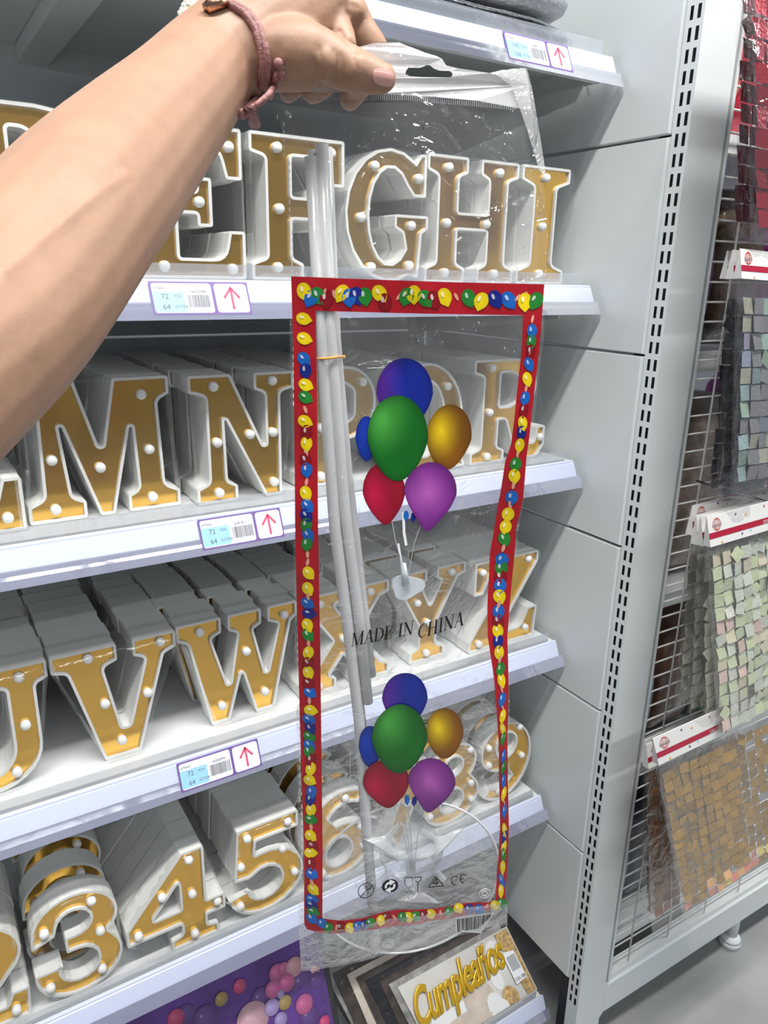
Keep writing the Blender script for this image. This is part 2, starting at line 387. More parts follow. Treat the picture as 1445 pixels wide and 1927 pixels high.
G['U'] = ([[(.95,.86),(.95,1),(.57,1),(.57,.86),(.665,.82,.04)] + arc(.475,.36,.19,.22,0,-180) + [(.285,.82,.04),(.4,.86),(.4,1),(0,1),(0,.86),(.09,.82,.05)] + arc(.475,.34,.385,.34,180,360) + [(.86,.82,.05)]],
 [(.2,.91),(.19,.5),(.3,.13),(.76,.90),(.76,.5),(.66,.13)])
G['F'] = ([[(0,0),(.42,0),(.42,.12),(.33,.16,.04),(.33,.43),(.5,.43),(.5,.36),(.6,.36),(.6,.66),(.5,.66),(.5,.59),(.33,.59),(.33,.86),(.54,.86,.06),(.65,.68),(.77,.68),(.77,1),(0,1),(0,.87),(.12,.84,.04),(.12,.16,.04),(0,.12)]],
 [(.22,.91),(.66,.91),(.23,.5),(.21,.09)])
G['E'] = ([[(0,0),(.82,0),(.82,.33),(.7,.33),(.66,.14,.10),(.33,.14),(.33,.43),(.47,.43),(.47,.35),(.58,.35),(.58,.67),(.47,.67),(.47,.58),(.33,.58),(.33,.86),(.64,.86,.1),(.69,.67),(.81,.67),(.81,1),(0,1),(0,.87),(.12,.84,.04),(.12,.16,.04),(0,.12)]],
 [(.72,.88),(.24,.91),(.24,.5),(.49,.51),(.22,.08),(.72,.07)])
G['D'] = ([[(0,0)] + arc(.5,.5,.46,.5,-90,90) + [(0,1),(0,.88),(.12,.84,.04),(.12,.16,.04),(0,.12)], [(.33,.14),(.42,.14,.1),(.62,.3,.1),(.62,.7,.12),(.42,.86,.1),(.33,.86)]],
 [(.22,.92),(.62,.92),(.8,.5),(.22,.5),(.22,.08),(.62,.08)])
G['C'] = ([arc(.45,.5,.45,.5,50,310) + [(.8,.3)] + arc(.45,.5,.24,.35,-35,-325) + [(.8,.66)]], [(.4,.92),(.13,.5),(.4,.08)])
G['G'] = ([arc(.42,.5,.42,.5,56,300) + [(.62,.07),(.70,.02),(.73,.38),(.79,.42),(.79,.52),(.46,.52),(.46,.42),(.54,.38)] + arc(.42,.5,.20,.36,-42,-318) + [(.64,.66),(.76,.66),(.76,.98),(.70,.98)]],
 [(.27,.86),(.69,.80),(.15,.48),(.63,.44),(.25,.11),(.62,.13)])
G['H'] = ([[(0,0),(.42,0),(.42,.12),(.33,.16,.04),(.33,.43),(.65,.43),(.65,.16,.04),(.56,.12),(.56,0),(.98,0),(.98,.12),(.87,.16,.04),(.87,.84,.04),(.98,.88),(.98,1),(.56,1),(.56,.88),(.65,.84,.04),(.65,.57),(.33,.57),(.33,.84,.04),(.42,.88),(.42,1),(0,1),(0,.88),(.11,.84,.04),(.11,.16,.04),(0,.12)]],
 [(.22,.91),(.77,.91),(.22,.48),(.65,.49),(.22,.08),(.77,.08)])
G['I'] = ([[(0,0),(.58,0),(.58,.12),(.43,.17,.05),(.43,.83,.05),(.58,.88),(.58,1),(0,1),(0,.88),(.15,.83,.05),(.15,.17,.05),(0,.12)]], [(.29,.91),(.29,.5),(.29,.09)])
G['L'] = ([[(0,0),(.85,0),(.85,.38),(.73,.38),(.66,.15,.12),(.35,.15),(.35,.84,.04),(.45,.88),(.45,1),(0,1),(0,.88),(.12,.84,.04),(.12,.16,.04),(0,.12)]], [(.74,.1),(.22,.1),(.22,.5),(.22,.9)])
G['P'] = ([[(0,0),(.45,0),(.45,.12),(.34,.16,.04),(.34,.38)] + arc(.46,.69,.29,.31,-90,90) + [(0,1),(0,.88),(.12,.84,.04),(.12,.16,.04),(0,.12)], [(.34,.52),(.44,.52,.07),(.53,.58,.07),(.53,.8,.07),(.44,.86,.06),(.34,.86)]],
 [(.22,.91),(.62,.86),(.22,.5),(.22,.08)])
G['Q'] = ([arc(.42,.5,.42,.5,-48,-52 + 360 - 16, 30) + [(.62,.03),(.75,-.0),(.90,.02),(.86,.10),(.74,.16)], arc(.42,.5,.20,.34,0,350,24)], [(.24,.87),(.66,.78),(.11,.5),(.73,.5),(.25,.13),(.68,.1)])
G['R'] = ([[(0,0),(.42,0),(.42,.12),(.33,.16,.04),(.33,.42),(.42,.42,.04),(.50,.22,.08),(.54,.06,.1),(.66,-.0,.1),(.86,.0,.08),(.95,.12,.06),(.95,.32),(.84,.32),(.82,.16,.04),(.74,.16,.04),(.70,.38,.1),(.62,.47,.04)] + arc(.49,.735,.30,.265,-50,90) + [(0,1),(0,.88),(.12,.84,.04),(.12,.16,.04),(0,.12)], [(.33,.55),(.46,.55,.06),(.57,.6,.07),(.57,.82,.08),(.46,.87,.06),(.33,.87)]],
 [(.22,.92),(.7,.75),(.22,.5),(.22,.07),(.9,.2),(.62,.12)])
G['X'] = ([[(0,0),(.38,0),(.38,.12),(.31,.15,.02),(.46,.34,.02),(.60,.15,.02),(.54,.12),(.54,0),(.97,0),(.97,.12),(.87,.16,.04),(.62,.51),(.85,.85,.04),(.95,.88),(.95,1),(.57,1),(.57,.88),(.62,.86),(.49,.68,.02),(.36,.86),(.44,.88),(.44,1),(0,1),(0,.88),(.1,.85,.04),(.35,.5),(.1,.16,.04),(0,.12)]],
 [(.22,.90),(.75,.91),(.46,.5),(.2,.08),(.78,.08)])
G['Y'] = ([[(.24,0),(.67,0),(.67,.12),(.56,.16,.04),(.56,.40),(.8,.85,.04),(.9,.88),(.9,1),(.54,1),(.54,.88),(.6,.86,.02),(.47,.60,.02),(.35,.86,.02),(.42,.88),(.42,1),(0,1),(0,.88),(.09,.85,.04),(.34,.40),(.34,.16,.04),(.24,.12)]],
 [(.2,.91),(.73,.91),(.32,.66),(.45,.42),(.45,.08)])
G['Z'] = ([[(0,0),(.90,0),(.92,.36),(.79,.36),(.70,.15,.1),(.40,.15),(.88,.88),(.88,1),(.03,1),(.03,.64),(.15,.64),(.24,.85,.1),(.5,.85),(0,.12)]], [(.14,.88),(.75,.92),(.46,.5),(.14,.08),(.78,.12)])
G['2'] = ([[(0,0),(.70,0),(.72,.28),(.59,.28),(.54,.17),(.30,.17),(.5,.36,.1)] + arc(.36,.7,.34,.3,-30,180) + [(.02,.66),(.2,.66)] + arc(.36,.72,.13,.13,180,-25,8) + [(.36,.46,.1),(0,.15)]], [(.12,.09),(.6,.09),(.5,.9),(.12,.75)])
G['3'] = ([[(.02,.60)] + arc(.36,.71,.33,.29,180,-30) + [(.60,.525,.02)] + arc(.36,.30,.34,.30,35,-175) + [(.02,.34),(.24,.34)] + arc(.36,.30,.15,.15,170,450,12) + [(.27,.45),(.27,.60)] + arc(.35,.72,.13,.12,-90,170,12) + [(.2,.66)]],
 [(.50,.86),(.13,.72),(.54,.53),(.52,.14),(.12,.17)])
G['4'] = ([[(.37,0),(.80,0),(.80,.11),(.70,.14,.03),(.70,.25),(.87,.25),(.87,.41),(.70,.41),(.70,1),(.50,1),(0,.41),(0,.25),(.47,.25),(.47,.14,.04),(.37,.11)], [(.22,.41),(.47,.41),(.47,.72)]],
 [(.57,.90),(.32,.62),(.58,.53),(.10,.32),(.80,.34),(.58,.09)])
G['5'] = ([[(.12,1),(.72,1),(.72,.82),(.30,.82),(.28,.67)] + arc(.39,.34,.38,.34,85,-172) + [(.02,.28),(.23,.30)] + arc(.38,.33,.17,.17,190,490,12) + [(.22,.44),(.08,.46)]],
 [(.62,.9),(.22,.88),(.15,.6),(.56,.62),(.68,.3),(.13,.17)])
def six():
    o = arc(.42,.5,.42,.5,52,262) + arc(.40,.31,.35,.31,-80,100) + [(.34,.60,.02)] + arc(.46,.62,.22,.22,150,55,6)
    return o
G['6'] = ([six(), arc(.38,.30,.14,.16,0,340,18)], [(.45,.9),(.13,.55),(.62,.5),(.66,.25),(.2,.12)])
def rot180(l, w_): return [tuple([w_ - p[0], 1 - p[1]] + list(p[2:])) for p in l]
G['9'] = ([rot180(six(), .76), rot180(arc(.38,.30,.14,.16,0,340,18), .76)], [(.30,.12),(.63,.48),(.14,.52),(.12,.75),(.56,.88)])
G['8'] = ([arc(.38,.72,.31,.28,-38,218,22) + arc(.38,.30,.37,.30,142,398,24), arc(.38,.72,.12,.12,0,340,16), arc(.38,.29,.15,.14,0,340,16)], [(.6,.86),(.14,.86),(.1,.2),(.66,.2),(.64,.42)])
G['7'] = ([[(.03,1),(.68,1),(.68,.86),(.40,0),(.17,0),(.44,.83),(.16,.83),(.14,.72),(.03,.72)]], [(.12,.9),(.55,.91),(.46,.5),(.3,.1)])
LH, LT = .165, .034
def area2(l): return sum(l[i-1][0]*l[i][1] - l[i][0]*l[i-1][1] for i in range(len(l))) / 2
def clean(l):
    o = []
    for p in l:
        if not o or (Vector(p[:2]) - Vector(o[-1])).length > .004: o.append((p[0], p[1]))
    if (Vector(o[0]) - Vector(o[-1])).length < .004: o.pop()
    return o
def inset(l, d):
    """moves a loop to the left of its travel direction"""
    out = []; n = len(l)
    for i in range(n):
        a, p, c = Vector(l[i-1]), Vector(l[i]), Vector(l[(i+1) % n])
        e1 = (p - a).normalized(); e2 = (c - p).normalized(); n1 = Vector((-e1.y, e1.x)); n2 = Vector((-e2.y, e2.x))
        q = n1 + n2
        if q.length < .2: q = n1
        else: q = q / max(.45, q.dot(n1))
        out.append((p.x + q.x * d, p.y + q.y * d))
    return out
LM = {}
def letter_meshes(ch):
    if ch in LM: return LM[ch]
    loops, bulbs = G[ch]; L = []
    for k, l in enumerate(loops):
        q = clean(fillet(l))
        if (area2(q) > 0) != (k == 0): q = q[::-1]
        L.append(q)
    I = [inset(l, .021) for l in L]; h = LH
    sh = MB()
    for l, q in zip(L, I):
        n = len(l); vs = [(x*h, 0, y*h) for x, y in l] + [(x*h, LT, y*h) for x, y in l] + [(x*h, 0, y*h) for x, y in q] + [(x*h, .0045, y*h) for x, y in q]
        fs = []
        for i in range(n):
            j = (i+1) % n; fs += [(i, n+i, n+j, j), (2*n+i, i, j, 2*n+j), (3*n+i, 2*n+i, 2*n+j, 3*n+j)]
        sh.add(vs, fs, M_white)
    sh.poly(L, M_white, lambda x, y: (x*h, LT, y*h), True)
    fc = MB(); fc.poly(I, M_gold, lambda x, y: (x*h, .0044, y*h))
    so = sh.build('casing'); fo = fc.build('mirror_face')
    r = (so.data, fo.data, bulbs); bpy.data.objects.remove(so); bpy.data.objects.remove(fo)
    LM[ch] = r; return r
bb = MB(); R_ = .0062
pr = [(.0, R_), (-.004, R_)] + [(-.004 - R_*.8*math.sin(t*PI/10), R_*math.cos(t*PI/10)) for t in range(1, 5)]
n = 16; vs = [(r*math.cos(2*PI*k/n), y, r*math.sin(2*PI*k/n)) for y, r in pr for k in range(n)] + [(0, -.004 - R_*.8, 0)]
fs = [(i*n+k, i*n+(k+1) % n, (i+1)*n+(k+1) % n, (i+1)*n+k) for i in range(len(pr)-1) for k in range(n)] + [((len(pr)-1)*n+k, (len(pr)-1)*n+(k+1) % n, len(vs)-1) for k in range(n)]
bb.add(vs, fs, M_bulb, True); bo = bb.build('bulb'); BULB = bo.data; bpy.data.objects.remove(bo)
M_wrap = film('letter_shrink_wrap', .02, .004, .12, 25, rough=.06, fres=.2)
def wrap_mesh(ch):
    """crinkled clear bag round one letter: convex outline, front sheet and sides"""
    L = [p for p in clean(fillet(G[ch][0][0]))]
    pts = sorted(set(L)); lo = []; up = []
    def cr(o, a, c): return (a[0]-o[0])*(c[1]-o[1]) - (a[1]-o[1])*(c[0]-o[0])
    for p in pts:
        while len(lo) > 1 and cr(lo[-2], lo[-1], p) <= 0: lo.pop()
        lo.append(p)
    for p in reversed(pts):
        while len(up) > 1 and cr(up[-2], up[-1], p) <= 0: up.pop()
        up.append(p)
    hull = lo[:-1] + up[:-1]
    dense = []
    for i in range(len(hull)):
        a = Vector(hull[i]); c = Vector(hull[(i+1) % len(hull)]); k = max(1, int((c-a).length / .05))
        for j in range(k): dense.append(a + (c-a) * j / k)
    cx = sum(p.x for p in dense) / len(dense); cz = .5; h = LH; n = len(dense); b = MB()
    rings = []
    for s, y in ((.90, -.0118), (.975, -.006), (1.012, .001), (.99, .017), (1.012, LT + .002)):
        rings.append([((cx + (p.x-cx)*s)*h + .0007*random.uniform(-1, 1)*(s > .9), y + random.uniform(-.0009, .0009)*(s > .9), max(.0005, (cz + (p.y-cz)*s)*h)) for p in dense])
    vs = [v for r in rings for v in r]
    fs = [(i*n+k, i*n+(k+1) % n, (i+1)*n+(k+1) % n, (i+1)*n+k) for i in range(len(rings)-1) for k in range(n)]
    b.add(vs, fs, M_wrap, True); b.add([(v[0], -.0118, v[2]) for v in rings[0]], [tuple(range(n))], M_wrap)
    o = b.build('clear_wrapper'); m_ = o.data; bpy.data.objects.remove(o); return m_
NW = {'2': 'two', '3': 'three', '4': 'four', '5': 'five', '6': 'six', '7': 'seven', '8': 'eight', '9': 'nine'}
ORD = ['frontmost', 'second', 'third', 'fourth', 'fifth', 'sixth', 'seventh', 'eighth', 'ninth', 'tenth']
def stack(ch, x, y, zt, where, n=8, steps=None, tilt=0., scale=1., wrap=True, jit=.0025, nb=1, xs=None, lean=0.):
    sm, fm, bulbs = letter_meshes(ch); rr = random.Random(ord(ch) * 3 + 5); yy = y
    for i in range(n):
        if yy + LT > YB - .012: break
        kind = 'number' if ch.isdigit() else 'letter'
        o = bpy.data.objects.new('marquee_' + kind, sm); C.objects.link(o)
        nm = NW.get(ch, ch)
        if i: lab = f'white marquee {kind} {nm} standing {ORD[i]} in its row'
        else: lab = f'gold-faced marquee {kind} {nm} with white bulbs, frontmost in its row'
        tag(o, lab, 'marquee ' + kind, f'marquee {kind}s {NW.get(ch, ch)} in one row')
        o.location = (x + (rr.uniform(-jit, jit) if i else 0) + (xs[i] if xs and i < len(xs) else 0), yy, zt + .0006)
        o.rotation_euler = (lean, 0, tilt + (rr.uniform(-.012, .012) if i else 0)); o.scale = (scale,) * 3
        f = bpy.data.objects.new('mirror_face', fm); C.objects.link(f); f.parent = o
        if i < nb:
            for bx, bz in bulbs:
                q = bpy.data.objects.new('bulb', BULB); C.objects.link(q); q.parent = o; q.location = (bx * LH, .0045, bz * LH)
        if i == 0 and wrap:
            wq = bpy.data.objects.new('clear_wrapper', wrap_mesh(ch)); C.objects.link(wq); wq.parent = o
        yy += (steps[i] if steps and i < len(steps) else LT * scale + .0008 + rr.uniform(0, .0035))
r1, r2, r3, r4 = SH[1], SH[2], SH[3], SH[4]
on1, on2, on3, on4 = '', '', '', ''
stack('D', .068, .900, r1, on1, 6); stack('E', .2355, .900, r1, on1, 8); stack('F', .3775, .897, r1, on1, 8); stack('G', .5075, .900, r1, on1, 8)
stack('H', .6345, .900, r1, on1, 8); stack('I', .8005, .897, r1, on1, 8)
stack('L', -.045, .905, r2, on2, 8); stack('M', .100, .918, r2, on2, 9); stack('N', .290, .901, r2, on2, 9); stack('P', .444, .915, r2, on2, 9)
stack('Q', .580, .905, r2, on2, 9); stack('R', .738, .905, r2, on2, 9)
stack('U', -.060, .905, r3, on3, 9); stack('V', .100, .905, r3, on3, 9, nb=1); stack('W', .258, .912, r3, on3, 9, xs=[0, .004, -.002, .003, 0]); stack('X', .439, .912, r3, on3, 9)
stack('Y', .602, .915, r3, on3, 9, steps=[.038, .05, .036]); stack('Z', .750, .895, r3, on3, 9)
stack('2', -.093, .880, r4, on4, 6); stack('3', .029, .878, r4, on4, 5, steps=[.058, .062, .06], nb=3, xs=[0, -.003, .003])
stack('4', .150, .876, r4, on4, 9); stack('5', .296, .876, r4, on4, 9); stack('6', .426, .878, r4, on4, 6, steps=[.055, .06, .05], nb=3)
stack('7', .549, .884, r4, on4, 8); stack('8', .661, .885, r4, on4, 6, steps=[.045, .05, .05], nb=2); stack('9', .789, .890, r4, on4, 6, steps=[.045, .05, .05], nb=2)
# ---------------------------------------------------------------- the bag held up in front of the shelves
D0 = Vector((FW.x, FW.y, 0)).normalized(); R0 = Vector((D0.y, -D0.x, 0)); a9 = math.radians(9)
HD = (R0 * math.cos(a9) + D0 * math.sin(a9)).normalized(); BN = Vector((HD.y, -HD.x, 0))
if BN.dot(D0) > 0: BN = -BN
BR = .47; BO = D0 * BR
def bag(px, py, off=0.):
    v = ray(px, py); t = BO.dot(BN) / v.dot(BN); return v * t + BN * off
def bagc(px, py): p = bag(px, py); return p, (p - BO).dot(HD), p.z
def crinkle(u, z):
    q = noise.noise(Vector((u * 28, z * 9, 3.1))) * .0028 + noise.noise(Vector((u * 70 + z * 30, z * 34, 7.7))) * .0011
    return q + .0018 * math.sin(z * 21 + u * 30)
def bp(px, py, off=0., amp=1.):
    p, u, z = bagc(px, py); return p + BN * (off + amp * crinkle(u, z))
def interp(poly, t):
    """poly: [(px,py)...]; t in 0..1 along its length"""
    L = [0]
    for a, c in zip(poly[:-1], poly[1:]): L.append(L[-1] + math.hypot(c[0]-a[0], c[1]-a[1]))
    s = t * L[-1]
    for i in range(len(poly) - 1):
        if s <= L[i+1] + 1e-9:
            k = (s - L[i]) / max(1e-9, L[i+1] - L[i]); return (poly[i][0] + (poly[i+1][0]-poly[i][0])*k, poly[i][1] + (poly[i+1][1]-poly[i][1])*k)
    return poly[-1]
def ruled(b, A, B, nr, nc, m, off=0., amp=1.):
    vs = []
    for i in range(nr + 1):
        a = interp(A, i / nr); c = interp(B, i / nr)
        for j in range(nc + 1):
            k = j / nc; vs.append(bp(a[0] + (c[0]-a[0])*k, a[1] + (c[1]-a[1])*k, off, amp))
    b.add(vs, [(i*(nc+1)+j, i*(nc+1)+j+1, (i+1)*(nc+1)+j+1, (i+1)*(nc+1)+j) for i in range(nr) for j in range(nc)], m, True)
M_film = film('clear_bag_film', .06, .012, .75, 30, rough=.04, distort=2.2, fres=.26)
M_film2 = film('clear_bag_back_film', .04, .008, .42, 20, rough=.08, distort=1.6, fres=.15)
M_head = film('milky_header_film', .90, .05, .5, 35, hazecol=(.88, .86, .87), rough=.12)
M_zip = film('ribbed_seal_strip', .35, .06, .3, 200, hazecol=(.7, .7, .72), rough=.2)
M_red = mat('red_print_ink', (.42, .006, .014), .36, coat=.2, nscale=14, namt=.12)
M_print = vcmat('balloon_print_ink', .3, coat=.25)
BG = empty('hanging_bag', 'long clear plastic bag with red balloon-printed border and white header held up by the hand', 'bag', bag(750, 1800) - Vector((0, 0, .0)))
Lf = [(514, 184), (526, 225), (537, 300), (542, 420), (544, 520), (548, 760), (552, 1000), (556, 1250), (560, 1500), (562, 1750), (567, 1823)]
Rt = [(997, 170), (1015, 271), (1028, 380), (1034, 470), (1026, 538), (1022, 640), (1010, 740), (996, 850), (985, 940), (976, 1000), (976, 1034), (966, 1060), (962, 1138), (958, 1290), (958, 1400), (958, 1550), (953, 1690), (955, 1740)]
b = MB(); ruled(b, Lf, Rt, 150, 44, M_film, .0); b.build('front_film', BG)
b = MB(); ruled(b, Lf, [(p[0]+4, p[1]) for p in Rt], 90, 26, M_film2, -.022, .8); b.build('back_film', BG)
# bottom flap below the seal, side seam
b = MB(); ruled(b, [(562, 1750), (567, 1825)], [(955, 1700), (955, 1742)], 4, 40, film('bag_bottom_seal', .14, .04, .5, 40, rough=.08, distort=2.5, fres=.2), .0012, 1.); b.build('bottom_seal', BG)
b = MB()
for i in range(110):
    y = 215 + i * 14.6
    if y > 1740: break
    x = interp(Lf, 0)[0]
    xx = [p for p in Lf if p[1] <= y][-1][0] + 7
    q = [(xx, y), (xx + 1.6, y), (xx + 1.8, y + 8), (xx + .2, y + 8)]
    b.add([bp(px, py, .0006) for px, py in q], [(0, 1, 2, 3)], mat('white_perforation_print', (.75, .75, .75), .5))
b.build('perforation_line', BG)
# header with euro slot
top = [(535, 172), (560, 150), (610, 118), (668, 92), (700, 84), (722, 80), (750, 81), (775, 90), (800, 100), (822, 107), (831, 112), (838, 124), (860, 130), (920, 139), (945, 132), (966, 132), (989, 130), (996, 160), (1000, 208), (950, 200), (895, 191), (818, 183), (760, 180), (700, 178), (600, 176)]
hole = [(764, 133), (768, 128), (790, 128), (797, 126), (803, 123), (809, 124), (816, 130), (826, 134), (845, 135), (850, 139), (849, 145), (845, 147), (800, 146), (770, 144), (762, 140)]
b = MB(); b.poly([top[::-1], hole], M_head, lambda x, y: bp(x, y, .0014 + .0010 * math.sin(x * .03), .35)); b.build('header', BG)
b = MB(); b.poly([[(928, 141), (960, 131), (989, 130), (999, 170), (1014, 262), (1026, 340), (1010, 318), (990, 250), (975, 205), (962, 165)]], film('folded_header_film', .5, .12, .8, 50, rough=.08, hazecol=(.85, .84, .84)), lambda x, y: bp(x, y, .0032, .5)); b.build('folded_corner', BG)
b = MB()
for k in range(112):
    x = 522 + k * 4.0; y = 178 + max(0, (x - 760)) * .085
    b.add([bp(px, py, .0024, .35) for px, py in ((x, y), (x + 1.7, y), (x + 1.7, y + 13), (x, y + 13))], [(0, 1, 2, 3)], M_zip)
b.build('ribbed_seal', BG)
# red border
OL = [(548, 520), (553, 700), (555, 1000), (560, 1200), (567, 1450), (572, 1600), (572, 1735), (577, 1745)]
IL = [(594, 585), (596, 700), (598, 1000), (603, 1250), (606, 1500), (607, 1600), (606, 1700), (606, 1723)]
OT = [(548, 520), (700, 526), (850, 531), (1024, 535)]; IT = [(594, 585), (740, 589), (860, 591), (982, 593)]
OR_ = [(1024, 535), (1013, 658), (1001, 756), (990, 850), (984, 934), (972, 993), (970, 1032), (960, 1138), (955, 1197), (956, 1276), (953, 1394), (956, 1552), (955, 1620), (950, 1708)]
IR = [(982, 593), (980, 658), (970, 737), (960, 835), (949, 867), (941, 934), (930, 1005), (924, 1040), (917, 1138), (917, 1197), (928, 1276), (936, 1394), (940, 1552), (937, 1620), (932, 1698)]
OB = [(577, 1745), (600, 1750), (688, 1746), (751, 1742), (806, 1732), (857, 1728), (950, 1708)]
IB = [(606, 1722), (640, 1724), (680, 1723), (747, 1712), (806, 1710), (885, 1702), (932, 1698)]
b = MB()
ruled(b, OL, IL, 130, 5, M_red, .0007); ruled(b, OT, IT, 60, 6, M_red, .0007); ruled(b, OR_, IR, 120, 4, M_red, .0007); ruled(b, OB, IB, 50, 4, M_red, .0007)
b.build('red_border', BG)
COL = {'Y': (.90, .68, .005), 'G': (.02, .24, .03), 'B': (.01, .14, .55), 'D': (.008, .02, .24), 'M': (.26, .004, .012), 'P': (.80, .35, .25)}
def bal(b, px, py, c, rx, ry, rot=0., off=.0011, hl=True, tip=True):
    pts = []; n = 18; ca, sa = math.cos(rot), math.sin(rot)
    for k in range(n):
        t = 2*PI*k/n; x = math.cos(t); y = math.sin(t)
        s = 1 + (.28 if tip and abs(k - n//4) == 0 else (.06 if tip and abs(k - n//4) == 1 else 0)); x *= rx; y *= ry * s
        pts.append((px + x*ca - y*sa, py + x*sa + y*ca))
    base = COL[c]; dk = tuple(v * .82 for v in base)
    vs = [bp(px, py, off)] + [bp(x, y, off) for x, y in pts]
    b.add(vs, [(0, 1 + k, 1 + (k+1) % n) for k in range(n)], M_print, False, [base] + [dk] * n)
    if hl:
        lt = tuple(min(1, v * .5 + .5) for v in base); cx, cy = px - rx*.3, py - ry*.25; q = []
        for k in range(8): t = 2*PI*k/8; x = rx*.22*math.cos(t); y = ry*.36*math.sin(t); q.append((cx + x*ca - y*sa, cy + x*sa + y*ca))
        b.add([bp(x, y, off + .0003) for x, y in q], [tuple(range(8))], M_print, False, [lt] * 8)
pb = MB(); rr = random.Random(4)
left = 'Y600 Y637 B675 D697 Y724 G747 P770 Y792 M812 Y833 P850 M864 B882 P905 Y925 B948 D966 G984 B1003 G1020 P1040 P1055 Y1075 Y1105 P1120 B1133 D1153 Y1175 G1193 P1210 Y1227 M1247 Y1265 M1285 B1302 P1318 Y1336 B1353 D1370 G1386 B1402 G1414 M1430 Y1447 Y1468 B1490 D1504 Y1524 G1542 P1556 Y1572 M1590 Y1603 M1622 B1640 P1656 Y1668 B1687 D1698 G1710 B1722'
for t in left.split():
    c, y = t[0], float(t[1:]); x = 572 + (y - 600) * .0138; s = 1 - (y - 600) * .00016
    if c == 'P': bal(pb, x, y, 'P', 3.2, 8*s, rr.uniform(-.5, .3), hl=False, tip=False)
    else: bal(pb, x + rr.uniform(-2, 2), y, c, 11.5*s, 14*s, rr.uniform(-1.4, .3) )
for t in 'Y572,548 B586,560 G598,556 M614,562 P610,550 P628,553 Y643,551 B657,559 D671,556 G687,557 Y714,552 M724,568 P706,548 P750,558 G764,557 Y777,553 G798,561 M815,563 Y835,558 P857,558 G880,560 Y904,566 D930,562 B955,564 P972,560 Y986,567 G1007,565 P990,556'.split():
    c = t[0]; x, y = map(float, t[1:].split(','))
    if c == 'P': bal(pb, x, y, 'P', 3, 8, rr.uniform(-.8, .8), hl=False, tip=False)
    else: bal(pb, x, y, c, 13.5, 16.5, rr.uniform(-.5, .6))
def rx_(y):
    a = OR_; 
    for i in range(len(a) - 1):
        if a[i][1] <= y <= a[i+1][1]: xo = a[i][0] + (a[i+1][0]-a[i][0])*(y-a[i][1])/(a[i+1][1]-a[i][1])
    for i in range(len(IR) - 1):
        if IR[i][1] <= y <= IR[i+1][1]: xi = IR[i][0] + (IR[i+1][0]-IR[i][0])*(y-IR[i][1])/(IR[i+1][1]-IR[i][1])
    return xo, xi
for t in 'P600 B622 G642 M660 P668 B684 Y712 P730 B748 M770 Y794 D812 Y836 P852 G872 Y894 P912 B935 P950 Y968 Y992 G1014 P1032 B1054 G1070 M1086 B1102 Y1122 P1137 B1150 M1168 Y1186 D1205 Y1226 P1240 G1257 Y1277 P1294 B1312 P1326 Y1343 Y1368 G1384 B1418 G1440 B1466 Y1490 P1505 B1522 Y1558 D1570 Y1590 G1606 Y1630 P1645 B1656 Y1676'.split():
    c, y = t[0], float(t[1:]); xo, xi = rx_(y); x = (xo + xi)/2; wd = (xo - xi) / 42
    if c == 'P': bal(pb, x, y, 'P', 3.2*wd, 8, rr.uniform(-.3, .3), hl=False, tip=False)
    else: bal(pb, x, y, c, 11.5*wd, 13, rr.uniform(-.3, .3))
for t in 'B605,1730 G617,1737 P632,1736 M640,1735 Y657,1737 B672,1735 D684,1734 G696,1731 Y717,1729 M727,1724 P742,1726 G757,1724 Y768,1723 G782,1721 M797,1720 Y810,1718 P828,1716 G845,1715 Y863,1710 D883,1712 B902,1712 P916,1706 Y932,1704 G944,1699'.split():
    c = t[0]; x, y = map(float, t[1:].split(','))
    if c == 'P': bal(pb, x, y, 'P', 2.5, 6, rr.uniform(-.8, .8), hl=False, tip=False)
    else: bal(pb, x, y, c, 9.5, 9, rr.uniform(-.5, .5))
pb.build('border_balloons', BG)
# the two printed balloon bunches: flat artwork, colours belong to the print
def bigbal(b, px, py, rx, ry, c0, c1, hx=-.25, hy=-.3, rot=0., off=.0010, knot=0., edge=None):
    """knot stretches the lower end to a point; c1 is the printed light spot at (hx,hy)"""
    n, kq = 40, 8; ca, sa = math.cos(rot), math.sin(rot); vs = []; cs = []
    for j in range(kq + 1):
        rho = j / kq
        for k in range(n):
            t = 2*PI*k/n; x = math.cos(t)*rho; y = math.sin(t)*rho
            if y > 0: s_ = 1 - .22 * y; x *= s_; y *= 1 + knot * max(0, math.sin(t))**8
            X_, Y_ = x*rx, y*ry; vs.append(bp(px + X_*ca - Y_*sa, py + X_*sa + Y_*ca, off))
            d = math.hypot(x - hx, y - hy); q = max(0, 1 - d / 1.0)**1.5
            if edge is not None: c = tuple(c0[i] * (1 - max(0, -x) * .9) + edge[i] * max(0, -x) * .9 for i in range(3)); c = tuple(c[i]*(1-q*.5) + c1[i]*q*.5 for i in range(3))
            else: c = tuple(c0[i]*(1-q) + c1[i]*q for i in range(3))
            e = 1 - .35 * max(0, rho - .8) * 5; cs.append(tuple(v * e for v in c))
    b.add(vs, [(j*n+k, j*n+(k+1) % n, (j+1)*n+(k+1) % n, (j+1)*n+k) for j in range(kq) for k in range(n)], M_print, True, cs)
BLUE, VIO, GRN, LG, GOL, LGO, RED_, LR, PUR, LP, DB = (.006, .02, .26), (.13, .02, .32), (.005, .135, .012), (.08, .42, .06), (.24, .085, .004), (.85, .60, .01), (.30, .004, .022), (.56, .008, .06), (.20, .025, .25), (.50, .12, .48), (.005, .03, .30)
